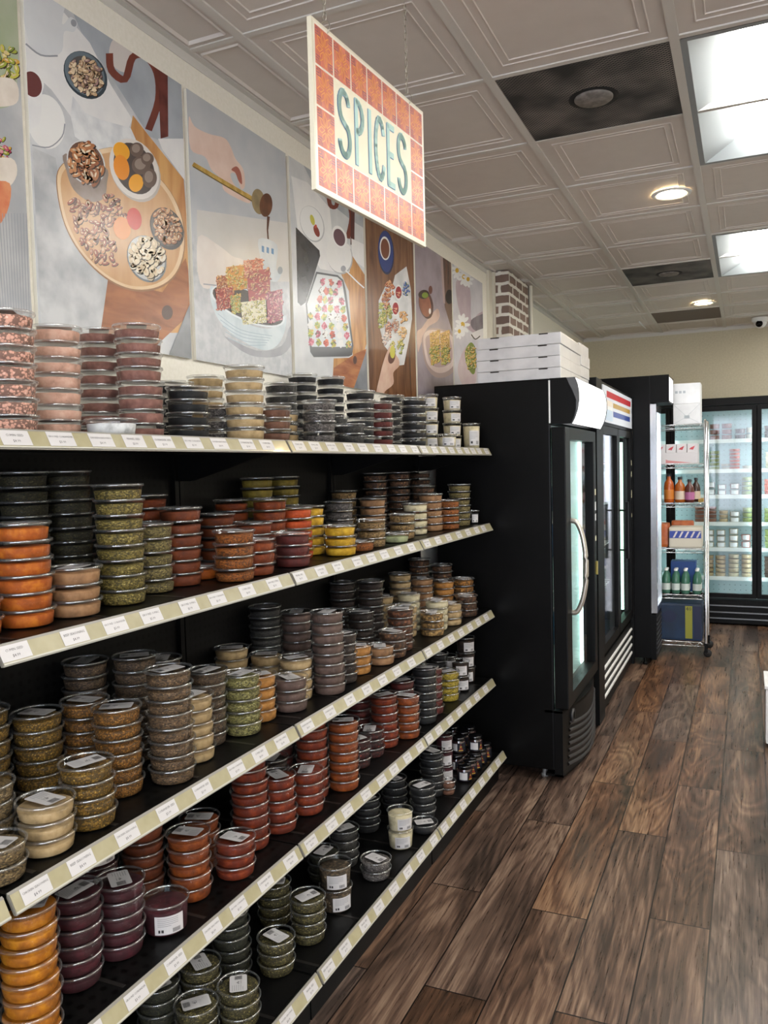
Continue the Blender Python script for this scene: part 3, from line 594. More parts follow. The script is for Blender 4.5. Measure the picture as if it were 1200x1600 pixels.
# ------------------------------------------------------------------ hanging SPICES sign
def sign():
    a0, a1 = Vector((-.917, 1.703, 0)), Vector((-.874, 2.300, 0)); L = (a1-a0).length; H = .392; zb = 2.262; th = .012
    ax = (a1-a0).normalized(); nrm = Vector((ax.y, -ax.x, 0))    # towards the aisle
    t = thing('hanging_sign', ((a0.x+a1.x)/2, (a0.y+a1.y)/2, zb), 'hanging coral-tiled sign reading SPICES on two chains over the shelves', 'sign')
    M = Matrix(((ax.x, 0, nrm.x, a0.x), (ax.y, 0, nrm.y, a0.y), (0, 1, 0, zb), (0, 0, 0, 1)))   # (along, up, out)
    edge = mat('sign_edge', '#e9e2cc', .4); ivory = noise_mat('sign_ivory', '#f4eccf', '#f7efd6', 8, 2, .5); coral = noise_mat('sign_coral', '#d4735a', '#df8668', 30, 3, .45)
    orange = mat('sign_orange', '#f5ab58', .3); plum = mat('sign_plum', '#7d5570', .3); teal = mat('sign_teal', '#c9e9e2', .7, spec=.15); navy = mat('sign_navy', '#6d9bc6', .7, spec=.15)
    g = MB(); st = len(g.v); g.box((0, 0, -th), (L, H, 0), edge); g.xf(M, st); g.build('board', t)
    g = MB(); e = .0004
    def q(pts, m, k): g.add([M @ Vector((x, y, e*k)) for x, y in pts], [tuple(range(len(pts)))], m)
    q([(.006, .006), (L-.006, .006), (L-.006, H-.006), (.006, H-.006)], mat('sign_grout', '#f6efdd', .3), 1)
    cw, ch = (L-.02)/7, (H-.02)/4
    def stroke(pts, w, m, k):
        for (xa, ya), (xb, yb) in zip(pts, pts[1:]):
            dx, dy = xb-xa, yb-ya; d = math.hypot(dx, dy) or 1; nx, ny = -dy/d*w/2, dx/d*w/2; ex, ey = dx/d*w*.3, dy/d*w*.3
            q([(xa+nx-ex, ya+ny-ey), (xa-nx-ex, ya-ny-ey), (xb-nx+ex, yb-ny+ey), (xb+nx+ex, yb+ny+ey)], m, k)
    for i in range(7):
        for j in range(4):
            if 0 < i < 6 and 0 < j < 3: continue
            x, y = .01+i*cw, .01+j*ch; b = .0025
            q([(x+b, y+b), (x+cw-b, y+b), (x+cw-b, y+ch-b), (x+b, y+ch-b)], coral, 2)
            cx, cy = x+cw/2, y+ch/2; r = cw*.42; ry = ch*.42
            for k in range(8):
                a_ = k*PI/4+.2; px_, py_ = cx+r*math.cos(a_), cy+ry*math.sin(a_)
                l_, m_ = a_-.28, a_+.28
                stroke([(cx+r*.18*math.cos(a_), cy+ry*.18*math.sin(a_)), (cx+r*.66*math.cos(l_), cy+ry*.66*math.sin(l_)), (px_, py_), (cx+r*.66*math.cos(m_), cy+ry*.66*math.sin(m_)), (cx+r*.18*math.cos(a_), cy+ry*.18*math.sin(a_))], .0022, orange, 3)
            for sx_, sy_ in ((0, 0), (1, 0), (0, 1), (1, 1)):
                for k in range(3):
                    d = .006+.006*k; X = x+b+.002 if not sx_ else x+cw-b-.002; Y = y+b+.002 if not sy_ else y+ch-b-.002; dx = d*(1 if not sx_ else -1); dy = d*(1 if not sy_ else -1)
                    stroke([(X, Y+dy), (X+dx, Y+dy), (X+dx, Y)], .0016, plum, 3)
    q([(.01+cw, .01+ch), (.01+6*cw, .01+ch), (.01+6*cw, .01+3*ch), (.01+cw, .01+3*ch)], ivory, 2)
    U0, V0, UW, VH = .01+cw+.012, .01+ch+.016, 5*cw-.024, 2*ch-.032
    def arc(cx, cy, rx, ry, a0_, a1_, n=10): return [(cx+rx*math.cos(math.radians(a0_+(a1_-a0_)*i/n)), cy+ry*math.sin(math.radians(a0_+(a1_-a0_)*i/n))) for i in range(n+1)]
    S = arc(.5, .76, .38, .22, 20, 90)+arc(.5, .76, .40, .24, 90, 250)+[(.6, .48)]+arc(.52, .25, .40, .24, 60, -90)+arc(.5, .25, .42, .24, 270, 195)
    Pp = [(.2, .0), (.2, 1.0)]+arc(.3, .76, .55, .24, 90, -90)+[(.2, .52)]
    I = [(.5, 0), (.5, 1)]; Cc = arc(.6, .5, .48, .5, 35, 325, 18); E1 = [(.85, 1), (.2, 1), (.2, 0), (.88, 0)]; E2 = [(.2, .52), (.75, .52)]
    x = 0; LW = [('S', [S], 1.15), ('P', [Pp], 1), ('I', [I], .55), ('C', [Cc], 1), ('E', [E1, E2], .95), ('S', [S], 1.1)]; tot = sum(l[2] for l in LW)
    for nm, strokes, w in LW:
        for m, off, wd_, k in ((navy, .0024, .0165, 4), (teal, 0, .0155, 5)):
            for s_ in strokes:
                stroke([(U0+(x+.06*w+px_*.74*w)/tot*UW-off, V0+py_*VH-off*.6) for px_, py_ in s_], wd_, m, k)
        x += w
    g.build('lettering_and_tiles', t)
    steel = mat('chain_steel', '#b9b3a4', .3, .8)
    for u in (.115, .845):
        g = MB(); p = a0+ax*(u*L)+nrm*(-th/2); z = zb+H-.004; hook = [p+Vector((0, 0, 0))+nrm*(.014*math.sin(k*PI/5))+Vector((0, 0, zb+H-.012+.016-.016*math.cos(k*PI/5))) for k in range(8)]
        g.tube([h for h in hook], .0014, steel, 6); z0 = zb+H+.018; k = 0
        while z0 < CEIL-.002:
            w_ = ax if k % 2 else nrm; pts = [p+w_*(.0042*math.cos(2*PI*i/10))+Vector((0, 0, z0+.0115+.0115*math.sin(2*PI*i/10))) for i in range(10)]
            g.tube(pts, .0011, steel, 5, closed=True); z0 += .0185; k += 1
        g.build('chain', t)
sign()
STACKS={
1:[(-1.33,1.168,7,'csalt'),(-1.381,1.339,7,'psalt'),(-1.47,1.57,8,'dpink'),(-1.275,1.392,1,'white'),(-1.34,1.568,8,'dpink'),(-1.48,1.866,5,'black'),(-1.33,1.733,4,'black'),(-1.5,2.037,6,'beige'),(-1.381,1.952,3,'grysp'),(-1.271,1.909,6,'beige'),(-1.28,2.062,3,'brown'),(-1.419,2.348,6,'dgrey'),(-1.358,2.246,3,'beige'),(-1.52,2.671,8,'black'),(-1.48,2.82,8,'black'),(-1.262,2.315,4,'grysp'),(-1.36,2.607,3,'dgrey'),(-1.262,2.534,2,'dgrey'),(-1.33,2.761,6,'black'),(-1.3,2.876,5,'dred'),(-1.46,3.369,7,'dgrey'),(-1.28,3.175,6,'black'),(-1.45,3.51,7,'black')],
2:[(-1.306,1.04,2,'orange'),(-1.3,1.159,6,'orange'),(-1.289,1.277,3,'lbrown'),(-1.52,1.371,9,'dgreen'),(-1.5,1.488,9,'dgreen'),(-1.3,1.429,8,'green'),(-1.472,1.719,7,'red'),(-1.349,1.592,5,'olive'),(-1.354,1.711,6,'rbrown'),(-1.38,1.827,1,'orange'),(-1.262,1.82,4,'obrown'),(-1.439,1.993,5,'rbrown'),(-1.51,2.173,6,'red'),(-1.397,2.213,6,'red'),(-1.525,2.344,8,'dyel'),(-1.525,2.532,8,'dyel'),(-1.379,2.096,4,'red'),(-1.271,1.938,3,'red'),(-1.267,2.137,3,'dred'),(-1.362,2.328,5,'oran2'),(-1.381,2.446,5,'yellow'),(-1.262,2.445,3,'yellow'),(-1.42,2.75,5,'grysp'),(-1.525,3.002,6,'tan'),(-1.28,2.734,3,'tan'),(-1.265,2.595,1,'obrown'),(-1.408,3.022,5,'lbrown'),(-1.525,3.311,8,'bnut'),(-1.501,3.514,8,'bnut'),(-1.52,3.852,8,'bnut'),(-1.4,3.577,6,'bnut',3,'oran2'),(-1.297,3.064,3,'tan'),(-1.265,2.918,1,'pgreen'),(-1.32,3.269,4,'cream'),(-1.318,3.461,5,'lbrown'),(-1.275,3.572,4,'obrown'),(-1.29,3.776,6,'olive')],
3:[(-1.262,1.03,2,'tanfl'),(-1.265,1.153,3,'beige'),(-1.372,1.102,4,'tanfl'),(-1.47,1.33,6,'gold'),(-1.506,1.217,7,'gold'),(-1.27,1.272,4,'gold'),(-1.328,1.428,6,'goldb'),(-1.445,1.446,6,'goldb'),(-1.525,1.533,8,'dtan'),(-1.446,1.621,8,'dtan'),(-1.265,1.537,8,'tbrown'),(-1.454,1.74,7,'dtan'),(-1.302,1.67,5,'beige'),(-1.303,1.893,5,'lgreen'),(-1.343,1.782,6,'dtan'),(-1.325,2.011,4,'otan'),(-1.288,2.129,3,'mauve'),(-1.329,2.24,4,'beige'),(-1.262,2.338,8,'mauve'),(-1.447,2.251,4,'beige'),(-1.525,2.162,5,'beige'),(-1.525,2.37,8,'dgrey'),(-1.461,2.47,7,'mauve'),(-1.285,2.475,5,'dbrown'),(-1.525,2.964,8,'dbrown'),(-1.426,3.029,8,'dbrown'),(-1.29,2.598,3,'otan'),(-1.265,2.751,2,'lbrown'),(-1.41,2.887,5,'dbrown'),(-1.265,2.87,3,'bnut'),(-1.285,2.991,5,'rnut'),(-1.484,3.256,5,'beige'),(-1.397,3.363,5,'cream'),(-1.367,3.24,4,'beige'),(-1.505,3.521,7,'beige'),(-1.43,3.618,6,'lbrown'),(-1.525,3.811,8,'bnut'),(-1.428,3.88,7,'bnut'),(-1.382,3.771,5,'otan'),(-1.286,3.412,4,'cream'),(-1.262,3.296,3,'pnut'),(-1.265,3.541,3,'beige'),(-1.262,3.772,3,'bnut'),(-1.31,3.88,5,'gnut')],
4:[(-1.262,1.095,8,'turm'),(-1.347,1.012,4,'olive'),(-1.32,1.265,6,'maroon'),(-1.31,1.388,5,'maroon'),(-1.411,1.585,6,'rbrown'),(-1.311,1.649,5,'rorange'),(-1.269,1.786,3,'rred'),(-1.388,1.792,4,'rorange'),(-1.32,1.94,8,'rred'),(-1.3,2.066,5,'rred'),(-1.284,2.209,4,'rred'),(-1.326,2.32,8,'rred'),(-1.262,2.42,7,'rorange'),(-1.442,2.293,6,'dred'),(-1.4,2.182,5,'dbrown'),(-1.31,2.619,3,'chili'),(-1.31,2.738,3,'chili'),(-1.3,2.856,6,'rred'),(-1.262,2.983,5,'rorange'),(-1.326,3.083,6,'dred'),(-1.262,3.183,7,'black'),(-1.28,3.314,6,'dred'),(-1.28,3.528,4,'mustard'),(-1.42,2.871,6,'dred'),(-1.405,3.72,5,'black')],
5:[(-1.303,1.642,3,'herb'),(-1.244,1.746,3,'herb'),(-1.27,1.976,3,'herb'),(-1.26,2.151,4,'herb'),(-1.41,2.193,4,'herb'),(-1.37,1.898,6,'dherb'),(-1.365,1.744,4,'herb'),(-1.421,1.633,4,'dherb'),(-1.375,2.625,4,'dgrey'),(-1.225,2.58,2,'grysp'),(-1.2,2.989,1,'black'),(-1.25,3.109,4,'black'),(-1.295,3.346,6,'black'),(-1.395,3.146,4,'black'),(-1.42,2.915,4,'black'),(-1.395,2.5,3,'dherb')],
}
# ------------------------------------------------------------------ wall shelving
blackm = noise_mat('black_shelf_enamel', '#070707', '#0b0b0b', 60, 3, .42, bump=.05)
def peg_material(nm, base, sp, size, rough):
    m = mat(nm, base, rough); b = m.node_tree.nodes['Principled BSDF']
    tc = nd(m, 'ShaderNodeTexCoord'); mp = nd(m, 'ShaderNodeMapping'); mp.inputs['Scale'].default_value = (1/sp,)*3; ln(m, tc, 'Object', mp, 0)
    v = nd(m, 'ShaderNodeTexVoronoi'); v.inputs['Scale'].default_value = 1; v.inputs['Randomness'].default_value = 0; ln(m, mp, 0, v, 'Vector')
    r = ramp(m, [(size, '#020202'), (size+.03, base)]); ln(m, v, 'Distance', r, 0); ln(m, r, 0, b, 'Base Color'); return m
pegm = peg_material('black_pegboard', '#0b0b0b', .0254, .42, .5)
deckm = peg_material('black_perforated_deck', '#0b0b0b', .032, .42, .36)
railm = mat('rail_grey', '#8a867d', .35); strip = noise_mat('rail_strip_beige', '#9a9270', '#a29a7a', 30, 2, .28, coat=.4); edgew = mat('rail_clear_edge', '#bdbaae', .2, coat=.5)
tagm = mat('tag_paper', '#c2bfbf', .35); ink = mat('printed_ink', '#2a2828', .5); inkl = mat('printed_ink_light', '#8a8a8a', .5); divm = mat('divider_strip', '#2c2927', .3, .5)
BAYS = [(-.005, .988), (.992, 1.988), (1.992, 2.988), (2.992, 3.955)]
LV = {1: (1.695, -1.195), 2: (1.318, -1.195), 3: (.876, -1.195), 4: (.524, -1.195), 5: (.155, -1.145)}
TAGTX = [('CORIANDER SEED', '$3.99'), ('GROUND CORIANDER', '$3.99'), ('CUMIN SEED', '$4.99'), ('CHICKEN SEASONING', '$4.99'), ('BEEF SEASONING', '$4.99'), ('FENNEL SEED', '$3.99'), ('GROUND SUMAC', '$5.99')]
def rail_frame(lv, y):
    z, x = LV[lv]; up = Vector((-.018, 0, .034)).normalized(); return Matrix(((0, up.x, .884, x+.0182), (1, 0, 0, y), (0, up.z, .468, z-.034), (0, 0, 0, 1)))
tag_meshes = []
for a_, b_ in TAGTX:
    g = MB(); w, h = .064, .030
    g.box((-w/2, .002, .0006), (w/2, .002+h, .0011), tagm)
    text_mesh(g, a_, .0068 if len(a_) < 15 else .0058, Matrix.Translation((0, .022, .0013)), ink)
    text_mesh(g, b_, .0075, Matrix.Translation((0, .0105, .0013)), ink)
    tag_meshes.append(g.mesh('price_tag'))
rdt = random.Random(11)
for bi, (y0, y1) in enumerate(BAYS):
    t = thing('shelving_bay', (WX, (y0+y1)/2, 0), ['black metal shelving bay at the opposite end from the fridges', 'black shelving bay holding pink salt tubs on top', 'black shelving bay holding grey and brown tubs on top', 'black shelving bay touching the side of the black fridge'][bi], 'shelving', 'black wall shelving bays')
    g = MB(); g.box((WX+.003, y0, .1), (WX+.016, y1, 1.73), pegm); g.build('back_panel', t)
    for yy in (y0+.001, y1-.019):
        g = MB(); g.box((WX+.017, yy, .02), (WX+.032, yy+.018, 1.745), blackm); g.build('upright', t)
    g = MB(); g.box((WX+.003, y0, .1), (-1.165, y1, .139), deckm); g.box((-1.165, y0, .1), (-1.152, y1, .139), blackm); g.build('base_deck', t)
    g = MB(); g.box((-1.18, y0+.002, 0), (-1.168, y1-.002, .1), blackm); g.build('kick_plate', t)
    for lv in (1, 2, 3, 4, 5):
        z, x = LV[lv]; dk = z-.003 if lv < 5 else .139; top = {1: 1.695, 2: 1.318, 3: .876, 4: .524, 5: .142}[lv]
        if lv < 5:
            g = MB(); g.box((WX+.034, y0+.001, z-.026), (x-.012, y1-.001, top-.0005), deckm); g.box((x-.012, y0+.001, z-.034), (x-.001, y1-.001, top-.0005), blackm)
            for yy in (y0+.003, y1-.006):
                g.prism([(WX+.034, z-.03), (WX+.034, z-.11), (WX+.08, z-.11), (x-.05, z-.035), (x-.05, z-.03)], yy, yy+.003, blackm)
        else:
            g = MB(); g.box((WX+.034, y0+.002, .139), (-1.165, y1-.002, .1415), deckm)
        for k in range(4):
            yy = y0+.06+k*.25+rdt.uniform(-.03, .03)
            if yy < y1-.02: g.box((WX+.05, yy, top-.0008), (x-.016, yy+.011, top+.0004), divm)
        s_ = g.build('shelf', t)
        g = MB()
        def rp(u): return (x+.0182-.018*u+.0, z-.034+.034*u)
        g.prism([(x-.002, z), (x+.0005, z+.001), (x+.004, z-.004), (x+.0215, z-.036), (x+.0150, z-.037), (x-.002, z-.006)], y0+.003, y1-.003, railm)
        M = rail_frame(lv, 0)
        def bq(u0, u1, h, m, ya=y0+.004, yb=y1-.004):
            g.add([M @ Vector((a, b, h)) for a, b in ((ya, u0), (yb, u0), (yb, u1), (ya, u1))], [(0, 1, 2, 3)], m)
        bq(.0015, .0350, .0035, strip); bq(-.001, .0022, .0042, edgew); bq(.0335, .0362, .0042, railm)
        rl = g.build('price_rail', s_)
        yy = y0+.035+rdt.uniform(0, .03); k = 0
        while yy < y1-.045:
            o = bpy.data.objects.new('price_tag', tag_meshes[rdt.randrange(len(tag_meshes))]); COL.objects.link(o); o.parent = s_
            M2 = rail_frame(lv, yy) @ Matrix.Translation((0, .0015, .0034)); o.matrix_local = Matrix.Translation(-Vector(t.location)) @ M2
            yy += rdt.choice((.128, .13, .14, .11)) if lv > 1 else rdt.choice((.105, .12, .095)); k += 1

# ------------------------------------------------------------------ spice tubs
def plastic(nm, base, slope, tint='#ffffff', dif=0):
    m = bpy.data.materials.new(nm); m.use_nodes = True; nt = m.node_tree; nt.nodes.clear()
    out = nd(m, 'ShaderNodeOutputMaterial'); tr = nd(m, 'ShaderNodeBsdfTransparent'); tr.inputs[0].default_value = (.96, .965, .965, 1)
    gl = nd(m, 'ShaderNodeBsdfPrincipled'); gl.inputs['Base Color'].default_value = lin('#c9cdcd') if dif else (0, 0, 0, 1); gl.inputs['Roughness'].default_value = .07
    gl.inputs['Specular IOR Level'].default_value = 1.0; gl.inputs['Specular Tint'].default_value = (1, 1, 1, 1)
    g2 = nd(m, 'ShaderNodeBsdfGlossy'); g2.inputs['Roughness'].default_value = .06; g2.inputs[0].default_value = (1, 1, 1, 1)
    lw = nd(m, 'ShaderNodeLayerWeight'); lw.inputs['Blend'].default_value = .5
    pw = nd(m, 'ShaderNodeMath', operation='POWER'); pw.inputs[1].default_value = 3; ln(m, lw, 'Facing', pw, 0)
    ma = nd(m, 'ShaderNodeMath', operation='MULTIPLY_ADD'); ma.inputs[1].default_value = slope; ma.inputs[2].default_value = base; ln(m, pw, 0, ma, 0)
    mx = nd(m, 'ShaderNodeMixShader'); ln(m, ma, 0, mx, 0); ln(m, tr, 0, mx, 1)
    if dif:
        m2 = nd(m, 'ShaderNodeMixShader'); m2.inputs[0].default_value = dif; ln(m, g2, 0, m2, 1); ln(m, gl, 0, m2, 2); ln(m, m2, 0, mx, 2)
    else: ln(m, g2, 0, mx, 2)
    ln(m, mx, 0, out, 0); return m
clear = plastic('clear_plastic', .022, .42); rimp = plastic('clear_plastic_rim', .24, .5, dif=.22)
CT = {  # albedo pairs, texture kind, words
 'csalt': ('#d6a08c', '#f2d6c8', 'chunk', 'coarse pink salt'), 'psalt': ('#c99c88', '#d8b2a0', 'pow', 'fine pink salt'), 'dpink': ('#80574d', '#9a6d62', 'pow', 'brownish pink salt'),
 'white': ('#dedede', '#eeeeec', 'pow', 'white salt'), 'black': ('#101012', '#1c1c1f', 'pow', 'black seeds'), 'beige': ('#ad9268', '#c0a67c', 'pow', 'beige powder'),
 'grysp': ('#5c5653', '#a69f98', 'flk', 'speckled grey pepper'), 'brown': ('#6b4735', '#7b5543', 'pow', 'brown powder'), 'dgrey': ('#2f2d2a', '#4b4743', 'flk', 'dark grey pepper'),
 'dred': ('#4e1610', '#641f17', 'pow', 'dark red powder'), 'orange': ('#a04c04', '#c47012', 'pow', 'orange powder'), 'lbrown': ('#936c49', '#a67d57', 'pow', 'light brown powder'),
 'dgreen': ('#2c2814', '#5a502c', 'flk', 'dark green herb'), 'green': ('#6c5e26', '#b8a664', 'flk', 'bright green herb'), 'red': ('#702c00', '#924000', 'pow', 'red powder'),
 'olive': ('#6f6238', '#a79860', 'flk', 'olive herb mix'), 'rbrown': ('#642a08', '#7c3a0e', 'pow', 'red-brown powder'), 'obrown': ('#86480e', '#b06c28', 'flk', 'orange-brown flakes'),
 'dyel': ('#786620', '#94802e', 'pow', 'dull yellow powder'), 'oran2': ('#b64716', '#cd5926', 'pow', 'orange-red powder'), 'yellow': ('#c2951a', '#dfb83a', 'pow', 'yellow powder'),
 'tan': ('#86693f', '#c4a678', 'flk', 'tan flakes'), 'bnut': ('#5c3c24', '#a67c50', 'nut', 'brown nuts'), 'cream': ('#cbbf9c', '#dacfb0', 'pow', 'cream powder'),
 'pgreen': ('#a0a67c', '#bcc094', 'pow', 'pale green powder'), 'tanfl': ('#6e5a3a', '#ab9468', 'flk', 'dried tan herb'), 'gold': ('#7a5a16', '#e8c264', 'seed', 'golden seeds'),
 'goldb': ('#85571a', '#dca856', 'seed', 'golden-brown seeds'), 'dtan': ('#4f3d2a', '#836b50', 'flk', 'dark tan seeds'), 'tbrown': ('#5e4830', '#9a7c58', 'flk', 'brown caraway seeds'),
 'lgreen': ('#7a7440', '#c8bf88', 'flk', 'light green herb'), 'otan': ('#ad7636', '#c48a48', 'pow', 'orange-tan powder'), 'mauve': ('#5a463e', '#6e584e', 'pow', 'mauve-brown powder'),
 'dbrown': ('#281b14', '#523a2a', 'flk', 'dark brown pepper'), 'rnut': ('#5e341a', '#96603a', 'nut', 'reddish nuts'), 'pnut': ('#a07c48', '#d4b67e', 'nut', 'pale nuts'),
 'gnut': ('#9a6628', '#dcae6c', 'nut', 'golden nuts'), 'turm': ('#a86202', '#d08808', 'pow', 'bright turmeric powder'), 'maroon': ('#380a14', '#501220', 'pow', 'maroon sumac powder'),
 'rred': ('#6a2000', '#923a02', 'pow', 'brick-red powder'), 'rorange': ('#783400', '#a04e06', 'pow', 'rusty orange powder'), 'chili': ('#3c0e0c', '#983a28', 'nut', 'dried chilli flakes'),
 'mustard': ('#a8922a', '#cfba50', 'flk', 'mustard-yellow grains'), 'herb': ('#443d1c', '#a09256', 'flk', 'dried green leaves'), 'dherb': ('#262616', '#4f4d30', 'flk', 'dark dried leaves'),
 'tea': ('#2c1a10', '#8a5a34', 'nut', 'mixed dried fruit tea'), 'petal': ('#5a4a36', '#b3a284', 'nut', 'dried mushroom pieces'),
}
CM = {}
def dark(c, k): return '#'+''.join('%02x' % int(int(c[i:i+2], 16)*k) for i in (1, 3, 5))
def content_mat(c):
    if c in CM: return CM[c]
    c1, c2, kind, _ = CT[c]; m = mat('contents_'+c, c1, .75); b = m.node_tree.nodes['Principled BSDF']
    tc = nd(m, 'ShaderNodeTexCoord'); oi = nd(m, 'ShaderNodeObjectInfo'); ad = nd(m, 'ShaderNodeVectorMath', operation='ADD'); ln(m, tc, 'Object', ad, 0)
    sc = nd(m, 'ShaderNodeVectorMath', operation='SCALE'); sc.inputs[0].default_value = (3.1, 1.7, 2.3); ln(m, oi, 'Random', sc, 'Scale'); ln(m, sc, 0, ad, 1)
    if kind == 'pow':
        n = nd(m, 'ShaderNodeTexNoise'); n.inputs['Scale'].default_value = 38; n.inputs['Detail'].default_value = 5; n.inputs['Roughness'].default_value = .6; ln(m, ad, 0, n, 'Vector')
        r = ramp(m, [(.25, dark(c1, .72)), (.5, c1), (.72, c2)]); ln(m, n, 'Fac', r, 0); h = (n, 'Fac'); bs = .25
    else:
        sz = {'flk': 230, 'seed': 260, 'nut': 100, 'chunk': 170}[kind]
        mp = nd(m, 'ShaderNodeMapping'); mp.inputs['Scale'].default_value = (1, 1, 1.8 if kind == 'flk' else 1.1); ln(m, ad, 0, mp, 0)
        n = nd(m, 'ShaderNodeTexVoronoi'); n.inputs['Scale'].default_value = sz; ln(m, mp, 0, n, 'Vector')
        sx = nd(m, 'ShaderNodeSeparateXYZ'); ln(m, n, 'Color', sx, 0)
        d = nd(m, 'ShaderNodeMath', operation='MULTIPLY_ADD'); d.inputs[1].default_value = -.9 if kind != 'flk' else -.5; ln(m, n, 'Distance', d, 0); ln(m, sx, 0, d, 2)
        r = ramp(m, [(0, dark(c1, .6)), (.22, c1), (.55, c1), (.95, c2)]); ln(m, d, 0, r, 0); h = (n, 'Distance'); bs = .6
    ln(m, r, 0, b, 'Base Color')
    bp = nd(m, 'ShaderNodeBump'); bp.inputs['Strength'].default_value = bs; bp.inputs['Distance'].default_value = .0015; bp.invert = kind != 'pow'; ln(m, h[0], h[1], bp, 'Height'); ln(m, bp, 0, b, 'Normal')
    CM[c] = m; return m
R0, PITCHZ = .0575, .0335
def tub_prof(R=.0575, H=.0365, taper=.004):
    f = R/.0575; q = H-.0365
    return ([(.001, .0006), (R-.0105, .0006), (R-.0078, .003), (R-.0078+taper, .0285+q), (R-.0020, .0300+q)],
            [(R-.0020, .0300+q), (R-.0003, .0306+q), (R, .0345+q), (R-.0012, .0362+q), (R-.0034, .0365+q), (R-.0048, .0355+q), (R-.0055, .0338+q)], [(R-.0055, .0338+q), (.001, .0337+q)])
def cont_prof(R=.0575, h=.0235, taper=.0034):
    return [(.001, .0014), (R-.0108, .0014), (R-.0085, .0036), (R-.0083+taper*.8, h-.001), (R-.0095+taper*.8, h), (R*.5, h+.0012), (.001, h+.001)]
def ctop(g, k0, rd, amp=.0016):
    for i in range(k0, len(g.v)):
        x, y, z = g.v[i]
        if z > .012: g.v[i] = (x, y, z+rd.uniform(-amp, amp)*.6)
def label_geo(g, z, w=.072, h=.046):
    c_ = .004; pts = [(-w/2+c_, -h/2), (w/2-c_, -h/2), (w/2, -h/2+c_), (w/2, h/2-c_), (w/2-c_, h/2), (-w/2+c_, h/2), (-w/2, h/2-c_), (-w/2, -h/2+c_)]
    g.add([(x, y, z) for x, y in pts], [tuple(range(8))], tagm); e = .00025
    def r(x0, y0, x1, y1, m): g.add([(x0, y0, z+e), (x1, y0, z+e), (x1, y1, z+e), (x0, y1, z+e)], [(0, 1, 2, 3)], m)
    for i in range(6):
        L_ = .024 if i != 5 else .015; y = h/2-.008-i*.0055; r(-w/2+.005, y, -w/2+.005+L_, y+.0012, inkl)
    for dx, dy, s_ in ((0, 0, .006), (-.004, -.001, .004), (.004, -.001, .004)):   # small leafy emblem
        g.add([(.003+dx, dy-.003, z+e), (.003+dx+s_*.3, dy+s_*.2, z+e), (.003+dx, dy+s_, z+e), (.003+dx-s_*.3, dy+s_*.2, z+e)], [(0, 1, 2, 3)], ink)
    r(-.004, -.0075, .010, -.006, inkl)
    x = w/2-.020
    for i in range(11):
        b_ = (.0009, .0005, .0012, .0006)[i % 4]; r(x, -.010, x+b_, .010, ink); x += b_+(.0006, .0009)[i % 2]
rdc = random.Random(3)
wallp, rimpf, lidp = tub_prof()
g = MB(); g.lathe(wallp, clear, n=36); ME_TUB = g.mesh('tub')
g = MB(); g.lathe(rimpf, rimp, n=36); g.lathe(lidp, clear, n=36, smooth=False); ME_LID = g.mesh('lid')
g = MB(); label_geo(g, .0341); ME_LAB = g.mesh('label')
CMESH = {}
def cont_mesh(c, v=0):
    if (c, v) not in CMESH:
        g = MB(); g.lathe(cont_prof(h=(.0248, .0218)[v]), content_mat(c), n=36, cap0=True, cap1=True); ctop(g, 0, rdc, .0022 if CT[c][2] in ('nut', 'chunk') else .001); CMESH[(c, v)] = g.mesh('contents')
    return CMESH[(c, v)]
DECKZ = {1: 1.695, 2: 1.318, 3: .876, 4: .524, 5: .142}
ORD = ['top', 'second', 'third', 'fourth', 'fifth', 'sixth', 'seventh', 'eighth', 'ninth', 'tenth']
SHN = {1: 'top shelf', 2: 'second shelf', 3: 'middle shelf', 4: 'fourth shelf', 5: 'bottom shelf'}
# one record per tub: (x, y, z, rot, content, variant, shelf, stack no, position from top)
TUBS = []; rds = random.Random(5); sid = 0; STK = []
for s, L in STACKS.items():
    for e in L:
        X, Y, n, c = e[:4]; lean = (rds.uniform(-.0009, .0009), rds.uniform(-.0009, .0009)); rot = rds.uniform(0, 2*PI)
        STK.append((s, X, Y, n, c))
        for k in range(n):
            cc = c
            if len(e) > 4 and k < e[4]: cc = e[5]
            if (s, c) == (1, 'beige') and n == 5 and k >= 3 and X < -1.38: cc = 'dgrey'
            TUBS.append([X+lean[0]*k+rds.uniform(-.0014, .0014), Y+lean[1]*k+rds.uniform(-.0014, .0014), DECKZ[s]+.0006+k*PITCHZ, rot+rds.uniform(-.5, .5), cc, rds.randrange(2), s, sid, n-1-k])
        sid += 1
# which tubs can be seen: paint their outlines far-to-near on a coarse grid
GW, GH = 600, 800; buf = -np.ones((GH, GW), int); items = []
for i, t in enumerate(TUBS):
    xc, yt, d = proj((t[0], t[1], t[2]+.036)); _, yb, _ = proj((t[0], t[1], t[2])); w = FPX*R0/d; el = w*abs((t[2]-EYE))/max(d, .1)*.9
    items.append((d, (xc-w)/2, (xc+w)/2, (yt-el)/2, (yb+el*.8)/2, i))
for lv, (z, x) in LV.items():
    for k in range(200):
        y = .3+k*.0185; a = proj((x, y, z)); b = proj((x+.018, y+.0185, z-.034)); items.append((a[2]-.02, min(a[0], b[0])/2-.5, max(a[0], b[0])/2+.5, a[1]/2, b[1]/2, -1))
for d, x0, x1, y0, y1, i in sorted(items, reverse=True):
    if x1 < 0 or y1 < 0 or x0 > GW or y0 > GH: continue
    buf[max(0, int(y0)):max(0, int(y1)+1), max(0, int(x0)):max(0, int(x1)+1)] = i
vis = np.bincount(buf[buf >= 0].ravel(), minlength=len(TUBS))
order = sorted(range(len(TUBS)), key=lambda i: -vis[i]); PICK = set(i for i in order[:300] if vis[i] > 8)
REST = [i for i in range(len(TUBS)) if i not in PICK]
